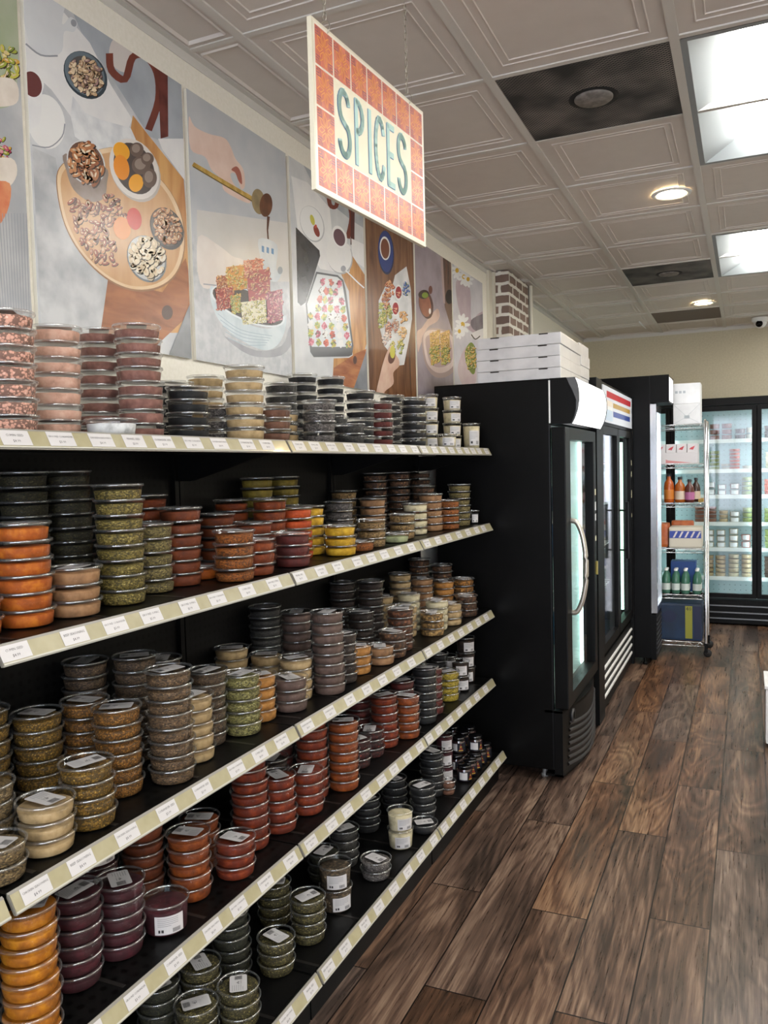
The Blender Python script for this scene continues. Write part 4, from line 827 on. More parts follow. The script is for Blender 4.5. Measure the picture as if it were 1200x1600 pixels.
# words that single a stack out
grp = {}
for k, (s, X, Y, n, c) in enumerate(STK): grp.setdefault((s, c), []).append((-Y, X, k))
POS = {}
for (s, c), L in grp.items():
    L.sort()
    for j, (_, X, k) in enumerate(L):
        POS[k] = 'only such stack' if len(L) == 1 else ('such stack closest to fridge' if False else ('first' if j == 0 else ORD[j])+' such stack from fridge')
PROTO = {}
def place_tub(i):
    x, y, z, rot, c, v, s, k, p = TUBS[i]
    lab = '%s tub %s %s, %s, %s' % (ORD[min(p, 9)], 'in stack of' if STK[k][3] > 1 else 'of', CT[c][3], POS[k], SHN[s])
    if STK[k][3] == 1: lab = 'single tub of %s, %s, %s' % (CT[c][3], POS[k].replace('stack', 'tub'), SHN[s])
    key = (c, v)
    if key not in PROTO:
        r = bpy.data.objects.new('spice_tub', None); r.empty_display_size = .03
        ch = [bpy.data.objects.new('tub', ME_TUB), bpy.data.objects.new('lid', ME_LID), bpy.data.objects.new('contents', cont_mesh(c, v))]
        PROTO[key] = (r, ch)
    r0, ch0 = PROTO[key]; r = r0.copy(); COL.objects.link(r); r.location = (x, y, z); r.rotation_euler = (0, 0, rot)
    r['label'] = lab; r['category'] = 'spice tub'; r['group'] = 'round clear tubs stacked on the shelves'
    for q in ch0:
        o = q.copy(); COL.objects.link(o); o.parent = r
    if p == 0:
        o = bpy.data.objects.new('label', ME_LAB); COL.objects.link(o); o.parent = r; o.rotation_euler = (0, 0, 0)
for i in sorted(PICK): place_tub(i)
# everything past the three hundred most visible: one object
def merged(name, idx):
    T = {}; V = []; F = []; MI = []; SM = []; mats = [clear, rimp]; off = 0
    a = MB(); a.lathe(wallp, clear, n=22); a.lathe(rimpf, rimp, n=22); a.lathe(lidp, clear, n=22, smooth=False)
    lab = MB(); label_geo(lab, .0341)
    for i in idx:
        x, y, z, rot, c, v, s, k, p = TUBS[i]
        if (c, v) not in T:
            q = MB(); q.lathe(cont_prof(h=(.0248, .0218)[v]), content_mat(c), n=22, cap0=True, cap1=True); ctop(q, 0, rdc, .001); T[(c, v)] = q
        for q in (a, T[(c, v)])+((lab,) if p == 0 else ()):
            P = np.array(q.v); cr, sr = math.cos(rot), math.sin(rot)
            P = np.stack([P[:, 0]*cr-P[:, 1]*sr+x, P[:, 0]*sr+P[:, 1]*cr+y, P[:, 2]+z], 1); V.append(P)
            for f in q.f: F.append([j+off for j in f])
            mm = []
            for m_ in q.mats:
                if m_ not in mats: mats.append(m_)
                mm.append(mats.index(m_))
            MI += [mm[j] for j in q.m]; SM += q.sm; off += len(P)
    me = bpy.data.meshes.new(name); me.from_pydata(np.concatenate(V).tolist(), [], F)
    for m_ in mats: me.materials.append(m_)
    me.polygons.foreach_set('material_index', MI); me.polygons.foreach_set('use_smooth', SM); me.update()
    o = bpy.data.objects.new(name, me); COL.objects.link(o); return o
o = merged('spice_tub_stacks', REST); o['kind'] = 'stuff'; o['label'] = 'remaining clear spice tubs stacked farther back and farther along the shelves'; o['category'] = 'spice tubs'; o['group'] = 'round clear tubs stacked on the shelves'

# tall cups with a sticker on the side
def side_label(g, R, z0, z1, a0, a1, n=10):
    pts0 = [(R*math.cos(a0+(a1-a0)*i/n), R*math.sin(a0+(a1-a0)*i/n)) for i in range(n+1)]
    g.add([(x, y, z0) for x, y in pts0]+[(x, y, z1) for x, y in pts0], [(i, i+1, n+2+i, n+1+i) for i in range(n)], tagm)
    def strip_(f0, f1, zz0, zz1, m):
        k = max(1, int((f1-f0)*n)); p = [((R+.0003)*math.cos(a0+(a1-a0)*(f0+(f1-f0)*i/k)), (R+.0003)*math.sin(a0+(a1-a0)*(f0+(f1-f0)*i/k))) for i in range(k+1)]
        g.add([(x, y, zz0) for x, y in p]+[(x, y, zz1) for x, y in p], [(i, i+1, k+2+i, k+1+i) for i in range(k)], m)
    h = z1-z0
    for q in range(5): strip_(.1, .8 if q < 4 else .55, z1-h*(.14+q*.1), z1-h*(.11+q*.1), inkl)
    strip_(.12, .3, z0+h*.12, z0+h*.28, ink)
    for q in range(7): strip_(.6+q*.04, .6+q*.04+.02, z0+h*.08, z0+h*.3, ink)
CUPS = [  # x, y, z, R, H, content, fill, label text
 (-1.38, 3.62, 1.695, 4, .048, .066, 'cream', 'cream grains, cup stack touching the wall side behind another'), (-1.34, 3.84, 1.695, 4, .048, .066, 'cream', 'cream grains, cup stack closest to the fridge'),
 (-1.25, 3.50, 1.695, 1, .048, .062, 'cream', 'cream grains'), (-1.262, 3.90, 1.695, 1, .046, .125, 'cream', 'tall'),
 (-1.26, 3.91, 1.318, 1, .029, .068, 'black', 'small'), (-1.275, 1.505, .524, 1, .0575, .075, 'maroon', 'sumac'), (-1.46, 1.47, .524, 3, .0575, .075, 'maroon', 'purple'),
 (-1.275, 3.70, .524, 2, .046, .075, 'tea', 'tea a'), (-1.365, 3.78, .524, 2, .046, .075, 'tea', 'tea b'), (-1.30, 3.86, .524, 3, .050, .078, 'tea', 'tea c'),
 (-1.265, 2.345, .142, 2, .0575, .078, 'petal', 'mushroom'), (-1.235, 2.83, .142, 2, .052, .074, 'cream', 'cream'), (-1.30, 3.52, .142, 3, .044, .075, 'maroon', 'cups m'),
 (-1.232, 3.37, .142, 2, .036, .033, 'brown', 'mini')]
CUPL = {'cream grains, cup stack touching the wall side behind another': 'tall clear cup of cream grains, %s of four, nearer the poster wall', 'cream grains, cup stack closest to the fridge': 'tall clear cup of cream grains, %s of four, beside the pizza boxes',
 'cream grains': 'single low cup of cream grains in front of the tall cup stacks', 'tall': 'tallest cream-coloured cup standing alone at the end of the top shelf', 'small': 'little dark pot with a white sticker at the end of the second shelf',
 'sumac': 'wide cup of dark sumac with a white side sticker, standing alone', 'purple': 'wide dark red cup, %s of three, behind the sumac tub stack', 'tea a': 'clear cup of dark fruit tea, %s of two, next to yellow grains',
 'tea b': 'clear cup of dark fruit tea, %s of two, behind the shorter tea cups', 'tea c': 'wide clear cup of fruit tea, %s of three, at the shelf end', 'mushroom': 'clear cup of dried mushroom pieces, %s of two, bottom shelf',
 'cream': 'clear cup of cream paste, %s of two, at the edge of bottom shelf', 'cups m': 'narrow cup of dark red spice, %s of three, beside the small black-lidded jars', 'mini': 'tiny tub of brown powder, %s of two, at the bottom shelf edge'}
for (x, y, z, n, R, H, c, key) in CUPS:
    w_, r_, l_ = tub_prof(R, H, .005)
    a = MB(); a.lathe(w_, clear, n=32); me_w = a.mesh('cup'); a = MB(); a.lathe(r_, rimp, n=32); a.lathe(l_, clear, n=32, smooth=False); me_r = a.mesh('lid')
    a = MB(); a.lathe(cont_prof(R, H-.016, .004), content_mat(c), n=32, cap0=True, cap1=True); ctop(a, 0, rdc, .0015); me_c = a.mesh('contents')
    a = MB(); fa = math.atan2(-y, -x)+.45; side_label(a, R-.0035, H*.12, H*.70, fa-.75, fa+.55); me_l = a.mesh('label')
    for k in range(n):
        lab = CUPL[key]; lab = lab % (['bottom', 'second', 'third', 'top'][k] if k < n-1 else 'top') if '%s' in lab else lab
        t = thing('spice_cup', (x+rds.uniform(-.001, .001), y+rds.uniform(-.001, .001), z+.0006+k*(H-.003)), lab, 'plastic cup', 'tall clear cups with side stickers'); t.rotation_euler = (0, 0, rds.uniform(-.25, .25))
        for nm, me in (('cup', me_w), ('lid', me_r), ('contents', me_c))+((('label', me_l),) if H > .04 else ()):
            o = bpy.data.objects.new(nm, me); COL.objects.link(o); o.parent = t

# small jars with black lids at the end of the bottom shelf
jglass = plastic('jar_glass', .08, .5); lidb = mat('black_lid', '#0c0c0e', .18, coat=.6); navy = mat('jar_wrap_navy', '#10131c', .35); gold = mat('jar_gold', '#b08a3a', .4); redm = mat('jar_red', '#8f2f24', .4)
JN = 0
JARS = [(-1.212, 3.545, 0), (-1.212, 3.625, 0), (-1.212, 3.705, 0), (-1.212, 3.785, 0), (-1.212, 3.865, 0), (-1.292, 3.66, 0), (-1.292, 3.74, 0), (-1.292, 3.82, 0), (-1.372, 3.72, 0), (-1.372, 3.80, 0), (-1.372, 3.88, 0),
        (-1.222, 3.745, 1), (-1.292, 3.70, 1), (-1.30, 3.78, 1), (-1.292, 3.86, 1), (-1.378, 3.76, 1), (-1.372, 3.84, 1)]
JL = ['dark jar with gold wrap at the very edge, first from the aisle end', 'dark jar just behind the gold-wrapped one', 'dark jar under the raised front jar', 'dark jar second from the fridge in the edge row', 'dark jar in the edge row touching the fridge',
      'dark jar in the middle row, lower layer, beside red cups', 'dark jar in the middle row, lower layer, centre', 'dark jar in the middle row, lower layer, by the fridge', 'dark jar in the wall row, lower layer, beside black tubs', 'dark jar in the wall row, lower layer, centre', 'dark jar in the wall row, lower layer, by the fridge',
      'raised dark jar standing out over the edge row', 'raised dark jar in the middle row, beside red cups', 'raised dark jar in the middle row, centre', 'raised dark jar in the middle row, by the fridge', 'raised dark jar in the wall row, beside black tubs', 'raised dark jar in the wall row, by the fridge']
jm = []
a = MB(); a.lathe([(.001, 0), (.031, 0), (.0345, .004), (.0345, .052), (.030, .060), (.030, .063)], jglass, n=28); jm.append(('glass', a.mesh('glass')))
a = MB(); a.lathe([(.001, .060), (.0325, .060), (.0325, .073), (.031, .075), (.001, .0755)], lidb, n=28); jm.append(('lid', a.mesh('lid')))
a = MB(); a.lathe([(.001, .001), (.030, .001), (.0335, .005), (.0335, .05), (.001, .051)], content_mat('chili'), n=28); jm.append(('contents', a.mesh('contents')))
a = MB()
def wrap(g, R, z0, z1, a0, a1, m, n=14):
    p = [(R*math.cos(a0+(a1-a0)*i/n), R*math.sin(a0+(a1-a0)*i/n)) for i in range(n+1)]
    g.add([(x, y, z0) for x, y in p]+[(x, y, z1) for x, y in p], [(i, i+1, n+2+i, n+1+i) for i in range(n)], m)
wrap(a, .0349, .006, .050, -2.6, .9, navy); wrap(a, .0352, .012, .046, -2.2, -1.1, tagm, 8)
for q in range(4): wrap(a, .0353, .012+q*.009, .017+q*.009, -.9+q*.08, -.25-q*.1, (gold, redm)[q % 2], 4)
jm.append(('label', a.mesh('label')))
for (x, y, lv), lab in zip(JARS, JL):
    t = thing('spice_jar', (x, y, .1422+lv*.0758), lab, 'jar', 'small black-lidded jars on the bottom shelf'); t.rotation_euler = (0, 0, rds.uniform(-.4, .4))
    for nm, me in jm:
        o = bpy.data.objects.new(nm, me); COL.objects.link(o); o.parent = t
# ------------------------------------------------------------------ glass-door fridges
fblack = noise_mat('fridge_black', '#050505', '#070707', 30, 3, .36, bump=.03); fblack2 = mat('fridge_black_trim', '#090909', .42)
def glass_mat():
    m = plastic('door_glass', .03, .35); return m
dglass = glass_mat()
cyanw = mat('cooler_lining', '#d5eae8', .5); led = mat('cooler_tube', '#e8fff8', .4, emit=2.6, ecol='#dcfff4'); led3 = mat('cooler_tube_strong', '#f0fdff', .4, emit=10, ecol='#e8fbff'); led2 = mat('cooler_tube_dim', '#c8ffe6', .4, emit=1.6, ecol='#bdf7dc')
wire = mat('shelf_wire', '#c9d4d4', .35, .6); chrome = mat('chrome', '#d0d2d4', .16, 1.0); steelh = mat('handle_satin', '#b9b4aa', .32, .7)
signw = mat('lit_header', '#ffffff', .4, emit=.75, ecol='#fbfbff')
rb = random.Random(9)
# --- fridge nearest the shelves: single door, bulging lit header
FX = -.82; Y0, Y1 = 4.02, 4.90
t = thing('drinks_fridge', (-1.18, 4.46, 0), 'black single-door glass fridge with bulging lit white header, beside the spice shelves', 'fridge', 'black glass-door fridges')
g = MB(); xb = -1.50
g.box((xb, Y0, .06), (FX-.075, Y0+.035, 2.03), fblack, .006); g.box((xb, Y1-.035, .06), (FX-.075, Y1, 2.03), fblack)
g.box((xb, Y0+.035, .06), (xb+.04, Y1-.035, 2.03), fblack); g.box((xb, Y0+.03, 1.80), (FX-.075, Y1-.03, 2.03), fblack); g.box((xb, Y0+.03, .06), (FX-.075, Y1-.03, .36), fblack)
g.build('cabinet', t)
g = MB(); x0 = FX-.05
for a, b in (((xb+.04, Y0+.035, .36), (xb+.05, Y1-.035, 1.8)), ((xb+.04, Y0+.035, .36), (FX-.08, Y0+.045, 1.8)), ((xb+.04, Y1-.045, .36), (FX-.072, Y1-.035, 1.8)), ((xb+.04, Y0+.035, .36), (FX-.08, Y1-.035, .375)), ((xb+.04, Y0+.035, 1.785), (FX-.08, Y1-.035, 1.8))): g.box(a, b, cyanw)
for k in range(58): g.box((xb+.06, Y1-.050, .40+k*.0235), (FX-.075, Y1-.045, .412+k*.0235), cyanw)
g.build('lining', t)
g = MB()
for z in (.62, .86, 1.10, 1.34, 1.58):
    for k in range(15): y = Y0+.06+k*(Y1-Y0-.12)/14; g.tube([(xb+.06, y, z), (FX-.14, y, z)], .002, wire, 5)
    for x in (xb+.07, FX-.145, (xb+x0)/2): g.tube([(x, Y0+.05, z-.004), (x, Y1-.05, z-.004)], .003, wire, 6)
g.build('wire_shelves', t)
g = MB(); g.lathe([(.010, .42), (.010, 1.74)], led, c=(FX-.082, Y1-.065, 0), n=12, cap0=True, cap1=True); g.build('light_tube', t)
d_ = g = MB(); xa, xc = FX-.07, FX
g.box((xa, Y0+.005, .375), (xc, Y0+.125, 1.79), fblack2, .006); g.box((xa, Y1-.085, .375), (xc, Y1-.005, 1.79), fblack2, .006); g.box((xa, Y0+.12, .375), (xc, Y1-.08, .44), fblack2); g.box((xa, Y0+.12, 1.73), (xc, Y1-.08, 1.79), fblack2)
door = g.build('door', t)
g = MB(); g.box((FX-.03, Y0+.12, .44), (FX-.026, Y1-.08, 1.73), dglass); g.build('glass', door)
g = MB(); pts = [(FX+.0, 4.075, 1.32), (FX+.03, 4.08, 1.31), (FX+.055, 4.09, 1.25), (FX+.07, 4.10, 1.16), (FX+.074, 4.105, 1.08), (FX+.07, 4.10, 1.0), (FX+.055, 4.09, .92), (FX+.03, 4.08, .86), (FX, 4.075, .85)]
pts = [(x, 4.135, z) for x, y, z in pts]; g.tube(smoothpoly(pts, closed=False), .013, steelh, 10); g.build('handle', door)
stick = mat('sticker_cream', '#e4dfbd', .5)
g = MB()
for z, h in ((1.42, .035), (1.33, .05), (1.27, .04), (1.15, .03)): g.box((FX, Y1-.05, z), (FX+.0008, Y1-.02, z+h), (stick, white_metal)[int(z*100) % 2])
g.build('stickers', door)
g = MB(); g.box((FX-.002, Y1-.045, .95), (FX+.012, Y1-.025, 1.03), mat('brass', '#9c8a4c', .3, .9), .003); g.build('lock', door)
# header: side outline bulges, then a lit curved front
n = 14; zz0, zz1 = 1.805, 2.03
cur = [(float(np.interp(i/n, [0, .12, .3, .5, .7, .88, 1], [-.788, -.773, -.759, -.752, -.7525, -.760, -.772])), zz0+(zz1-zz0)*i/n) for i in range(n+1)]
cap = [(float(np.interp(i/n, [0, .12, .3, .5, .7, .85, 1], [-.790, -.777, -.767, -.766, -.782, -.799, -.812])), zz0+(zz1-zz0)*i/n) for i in range(n+1)]
g = MB(); g.prism([(FX-.074, zz0), *cap, (FX-.074, zz1)], Y0+.001, Y0+.012, fblack2); g.prism([(FX-.074, zz0), *cur, (FX-.074, zz1)], Y0+.012, Y0+.022, mat('header_side_grey', '#4a4c50', .2, coat=.5)); g.prism([(FX-.074, zz0), *cur, (FX-.074, zz1)], Y1-.02, Y1, fblack2)
g.box((FX-.074, Y0+.02, zz1-.012), (cur[-1][0], Y1-.02, zz1), fblack2); g.box((FX-.074, Y0+.02, zz0), (FX-.02, Y1-.02, zz0+.012), fblack2); h_ = g.build('header', t)
g = MB(); vs_ = [(x-.001, y, z) for y in (Y0+.022, Y1-.022) for x, z in cur]; g.add(vs_, [(i, i+1, n+2+i, n+1+i) for i in range(n)], signw, True); g.build('lit_panel', h_)
g = MB(); g.box((FX-.078, Y0-.003, 1.81), (FX-.071, Y0+.001, 2.02), white_metal); g.build('edge_strip', h_)
# lower grille: bowed with slanting louvres
g = MB(); cz = [(FX-.06, .06), (FX-.03, .07)]; n = 12
def bow(y): u = (y-Y0)/(Y1-Y0); return FX-.03+.055*math.sin(PI*min(1, max(0, u)))
vs_ = []; ys = [Y0+(Y1-Y0)*i/24 for i in range(25)]
for y in ys: vs_ += [(bow(y), y, .03), (bow(y), y, .365)]
g.add(vs_, [(2*i, 2*i+2, 2*i+3, 2*i+1) for i in range(24)], fblack2, True); g.box((FX-.074, Y0, .03), (FX-.031, Y0+.008, .365), fblack2); g.box((FX-.074, Y1-.008, .03), (FX-.031, Y1, .365), fblack2)
g.prism([(FX-.12, Y0)]+[(bow(y), y) for y in ys]+[(FX-.12, Y1)], .355, .368, fblack2, axis='z'); g.prism([(FX-.12, Y0)]+[(bow(y), y) for y in ys]+[(FX-.12, Y1)], .03, .04, fblack2, axis='z')
gr = g.build('lower_grille', t)
g = MB()
for k in range(7):
    z = .07+k*.034; ya, yb = Y0+.06+.004*k, Y1-.10
    for i in range(12):
        y, y2 = ya+(yb-ya)*i/12, ya+(yb-ya)*(i+1)/12; dz = .03*math.sin(PI*i/12)*-1; dz2 = .03*math.sin(PI*(i+1)/12)*-1
        g.add([(bow(y)+.001, y, z+dz), (bow(y2)+.001, y2, z+dz2), (bow(y2)+.009, y2, z+.009+dz2), (bow(y)+.009, y, z+.009+dz), (bow(y2)+.001, y2, z+.02+dz2), (bow(y)+.001, y, z+.02+dz)], [(0, 1, 2, 3), (3, 2, 4, 5)], mat('louvre', '#2c2c2e', .4), True)
g.build('louvres', gr)
g = MB(); g.lathe([(.03, .0), (.034, .004), (.034, .012), (.02, .013)], mat('louvre', '#2c2c2e', .4), c=(bow(Y0+.12)-.004, Y0+.13, .315), n=20, axis='x'); g.build('badge', gr)
for (x, y) in ((-1.42, Y0+.07), (-.96, Y0+.07), (-1.42, Y1-.07), (-.96, Y1-.07)):
    g = MB(); g.lathe([(.018, 0), (.02, .01), (.012, .02), (.012, .06)], mat('foot_grey', '#7d7d7b', .5), c=(x, y, 0), n=14, cap0=True); g.build('foot', t)
for i, (y, z) in enumerate(((4.25, .625), (4.4, .625), (4.55, .625), (4.7, .625), (4.25, 1.105), (4.4, 1.105), (4.6, 1.105), (4.72, 1.105), (4.5, 1.345), (4.68, 1.345))):
    cb = ['#2e5f9c', '#3b7fb0', '#d8e4e8', '#27415c', '#94b7c4'][i % 5]; bm_ = mat('bottle_'+cb, cb, .2)
    g = MB(); g.lathe([(.001, 0), (.03, 0), (.033, .008), (.033, .11), (.026, .14), (.012, .165), (.012, .18)], bm_, c=(0, 0, 0), n=18); g.lathe([(.014, .178), (.014, .198), (.001, .199)], white_metal, n=14)
    o = g.build('drink_bottle'); o.location = (-1.02+.04*(i % 2), y, z); o['label'] = 'bottle with %s body inside the single-door fridge, on %s wire shelf' % (['deep blue', 'sky blue', 'whitish', 'navy', 'pale teal'][i % 5], {625: 'the lowest', 1105: 'the middle', 1345: 'an upper'}[round(z*1000)])
    o['category'] = 'bottle'; o['group'] = 'bottles inside the single-door fridge'
# --- second fridge: two dark doors, flag-striped picture header
Y0, Y1 = 4.94, 6.60
t = thing('double_door_fridge', (-1.15, 5.77, 0), 'black two-door fridge with red, gold and blue striped header', 'fridge', 'black glass-door fridges')
g = MB(); xb = -1.45; TZ = 2.115
g.box((xb, Y0, .04), (FX-.06, Y0+.04, TZ), fblack, .005); g.box((xb, Y1-.04, .04), (FX-.06, Y1, TZ), fblack); g.box((xb, Y0+.04, .04), (xb+.04, Y1-.04, TZ), fblack); g.box((xb, Y0+.03, 1.86), (FX-.06, Y1-.03, TZ), fblack); g.box((xb, Y0+.03, .04), (FX-.06, Y1-.03, .36), fblack)
g.box((FX-.06, Y0, .02), (FX+.0, Y0+.20, TZ), fblack2); g.box((FX-.06, Y1-.035, .02), (FX, Y1, TZ), fblack2); g.box((FX-.06, Y0+.2, 1.845), (FX-.012, Y1-.03, TZ), fblack2)
g.build('cabinet', t)
g = MB(); dk = mat('dark_lining', '#1d2a2a', .5)
g.box((xb+.04, Y0+.04, .36), (xb+.05, Y1-.04, 1.86), dk); g.box((xb+.05, Y1-.05, .36), (FX-.1, Y1-.04, 1.86), dk); g.box((xb+.05, Y0+.04, .355), (FX-.1, Y1-.04, .365), dk); g.build('lining', t)
g = MB()
for y in (6.44,): g.lathe([(.013, .47), (.013, 1.76)], led2, c=(FX-.068, y, 0), n=12, cap0=True, cap1=True)
g.build('light_tube', t)
g = MB()
for z in (.7, 1.0, 1.3, 1.6):
    for y in [Y0+.1+k*.1 for k in range(15)]: g.tube([(xb+.06, y, z), (FX-.14, y, z)], .002, wire, 4)
    g.tube([(FX-.15, Y0+.05, z), (FX-.15, Y1-.05, z)], .003, wire, 5)
g.build('wire_shelves', t)
for k, (a, b) in enumerate(((5.15, 5.845), (5.86, 6.555))):
    g = MB(); w = .055
    g.box((FX-.055, a, .40), (FX-.005, a+w, 1.84), fblack2, .004); g.box((FX-.055, b-w, .40), (FX-.005, b, 1.84), fblack2, .004); g.box((FX-.055, a+w, .40), (FX-.005, b-w, .46), fblack2); g.box((FX-.055, a+w, 1.79), (FX-.005, b-w, 1.84), fblack2)
    for q in range(3): g.box((FX-.05, b-w-.03-q*.035, .46), (FX-.03, b-w-.022-q*.035, 1.79), mat('gasket_grey', '#3d4344', .4))
    dr = g.build('door', t)
    g = MB(); g.box((FX-.028, a+w, .46), (FX-.024, b-w, 1.79), dglass); g.build('glass', dr)
    if k == 1:
        g = MB(); yh = a+.03; g.box((FX+.035, yh-.012, .93), (FX+.055, yh+.012, 1.33), fblack2, .004)
        for z in (.99, 1.27): g.tube([(FX-.006, yh, z), (FX+.04, yh, z)], .006, fblack2, 8)
        g.build('handle', dr)
        g = MB()
        for z, h in ((1.58, .04), (1.49, .045), (1.33, .06), (1.18, .03)): g.box((FX-.0052, b-.035, z), (FX-.0044, b-.012, z+h), stick)
        g.build('stickers', dr)
g = MB(); sa, sb, z0, z1 = 5.20, 6.56, 1.865, 2.095
g.box((FX-.012, sa, z0), (FX-.002, sb, z1), mat('header_print_white', '#b9bdc4', .35, emit=.08, ecol='#e8edf5')); hd = g.build('header_panel', t)
g = MB()
def hq(y0, y1, a, b, m): g.add([(FX-.0016, sa+(sb-sa)*y0, z0+(z1-z0)*a), (FX-.0016, sa+(sb-sa)*y1, z0+(z1-z0)*a), (FX-.0016, sa+(sb-sa)*y1, z0+(z1-z0)*b), (FX-.0016, sa+(sb-sa)*y0, z0+(z1-z0)*b)], [(0, 1, 2, 3)], m)
hq(.10, .95, .70, .88, mat('stripe_red', '#b3202c', .35)); hq(.30, .92, .46, .60, mat('stripe_gold', '#b08a2c', .35)); hq(.30, .92, .20, .36, mat('stripe_blue', '#1f3c8c', .35))
hq(.02, .28, .06, .36, mat('photo_sea', '#b9cbdd', .35)); hq(.02, .28, .36, .46, mat('photo_land', '#dfe1e0', .35)); hq(.04, .28, .46, .62, mat('photo_sand', '#ddd3c4', .35))
g.build('striped_picture', hd)
g = MB(); whitebar = mat('white_bar', '#dcdcda', .35)
g.box((FX-.06, Y0+.05, .03), (FX-.02, Y1-.02, .36), fblack2); gg = g.build('lower_grille', t)
for k in range(4):
    g = MB(); z = .105+k*.062; g.prism([(FX-.019, z), (FX-.010, z+.003), (FX-.010, z+.016), (FX-.019, z+.019)], 5.03, 6.55, whitebar); g.build('louvre', gg)
# --- third fridge: taller, header juts into the aisle
Y0, Y1, F3 = 6.79, 7.02, -.648
t = thing('tall_fridge', (-1.0, 6.8, 0), 'tallest black fridge seen side-on, with a white jutting header', 'fridge', 'black glass-door fridges')
g = MB(); xb = -1.40; g.box((xb, Y0-.17, .06), (F3-.045, Y0-.14, 2.27), fblack, .004); g.box((xb, Y1-.03, .06), (F3-.045, Y1, 2.27), fblack); g.box((xb, Y0-.14, .06), (xb+.03, Y1-.03, 2.27), fblack)
Y0 -= .17
g.box((xb, Y0+.03, 2.03), (F3-.045, Y1-.03, 2.27), fblack); g.box((xb, Y0+.03, .06), (F3-.045, Y1-.03, .42), fblack); g.build('cabinet', t)
g = MB(); g.box((xb+.03, Y0+.03, .42), (xb+.04, Y1-.03, 2.03), cyanw); g.box((xb+.04, Y1-.04, .42), (F3-.07, Y1-.03, 2.03), cyanw); g.build('lining', t)
g = MB(); g.lathe([(.012, .5), (.012, 1.98)], led, c=(F3-.07, Y1-.06, 0), n=10, cap0=True, cap1=True); g.build('light_tube', t)
g = MB(); g.box((F3-.045, Y0, .42), (F3, Y0+.03, 2.05), chrome); g.box((F3-.045, Y1-.04, .42), (F3, Y1, 2.05), chrome); g.box((F3-.045, Y0+.03, .42), (F3, Y1-.04, .47), chrome); g.box((F3-.045, Y0+.03, 1.99), (F3, Y1-.04, 2.05), chrome); dr = g.build('door', t)
g = MB(); g.box((F3-.02, Y0+.03, .47), (F3-.016, Y1-.04, 1.99), dglass); g.build('glass', dr)
g = MB(); g.box((F3-.045, Y0, 2.06), (F3+.095, Y0+.02, 2.27), fblack2); g.box((F3-.045, Y1-.02, 2.06), (F3+.095, Y1, 2.27), fblack2); g.box((F3-.045, Y0+.02, 2.255), (F3+.09, Y1-.02, 2.27), fblack2); g.box((F3-.045, Y0+.02, 2.06), (F3+.09, Y1-.02, 2.075), fblack2); hd = g.build('header', t)
g = MB(); g.box((F3+.085, Y0+.02, 2.075), (F3+.093, Y1-.02, 2.255), signw); g.build('lit_panel', hd)
g = MB(); g.box((F3-.045, Y0, .05), (F3-.01, Y1, .41), fblack2)
for k in range(8): g.box((F3-.01, Y0+.03, .09+k*.038), (F3-.002, Y1-.03, .108+k*.038), mat('louvre', '#2c2c2e', .4))
g.build('lower_grille', t)
for (x, y) in ((xb+.06, Y0+.05), (F3-.1, Y0+.05), (xb+.06, Y1-.05), (F3-.1, Y1-.05)):
    g = MB(); g.lathe([(.018, 0), (.018, .012), (.01, .02), (.01, .06)], fblack2, c=(x, y, 0), n=12, cap0=True); g.build('foot', t)

# ------------------------------------------------------------------ flat white boxes wrapped in film on the first fridge
card = noise_mat('white_card', '#bfbec0', '#cfcecf', 12, 4, .32, coat=.5, bump=.5); slot = mat('slot_dark', '#241d1a', .8); seam = mat('card_seam', '#9b9896', .6)
for si, (x0, x1, y0, y1, n, hb, w) in enumerate(((-1.275, -.845, 4.06, 4.60, 4, .0575, 'front'), (-1.24, -.85, 4.62, 4.885, 4, .0625, 'rear'))):
    for k in range(n):
        z = 2.0305+k*hb; dx = rb.uniform(-.004, .004)
        t = thing('flat_box', ((x0+x1)/2, (y0+y1)/2, z), '%s flat white carton in the %s' % (['lowest', 'second', 'third', 'topmost'][k], 'film-wrapped stack on the black fridge beside the shelves' if si == 0 else 'smaller stack behind the film-wrapped one on the fridge'), 'box', 'flat white cartons stacked on the fridge')
        g = MB(); g.box((x0+dx, y0, z), (x1+dx, y1, z+hb-.001), card, .004); g.build('carton', t)
        if si == 0:
            g = MB()
            for xs in (x0+.07, x1-.11): g.box((xs+dx, y0-.0008, z+hb-.0075), (xs+.045+dx, y0, z+hb-.0015), slot)
            g.build('slots', t)
# ------------------------------------------------------------------ chrome wire rack on castors
RX0, RX1, RY0, RY1 = -.95, -.315, 7.06, 7.42
t = thing('wire_rack', ((RX0+RX1)/2, (RY0+RY1)/2, 0), 'chrome wire rack on castors beyond the tall fridge, loaded with goods', 'rack')
for x in (RX0, RX1):
    for y in (RY0, RY1):
        g = MB(); g.lathe([(.0125, .11), (.0125, 1.93), (.001, 1.935)], chrome, c=(x, y, 0), n=14); p = g.build('post', t)
        g = MB(); g.lathe([(.004, -.012), (.028, -.012), (.032, -.008), (.032, .008), (.028, .012), (.004, .012)], mat('castor_rubber', '#111111', .6), c=(x+.012, y, .032), n=20, axis='y'); g.box((x-.012, y-.016, .04), (x+.014, y-.013, .10), fblack2); g.box((x-.012, y+.013, .04), (x+.014, y+.016, .10), fblack2); g.box((x-.016, y-.018, .095), (x+.018, y+.018, .112), fblack2); g.build('castor', p)
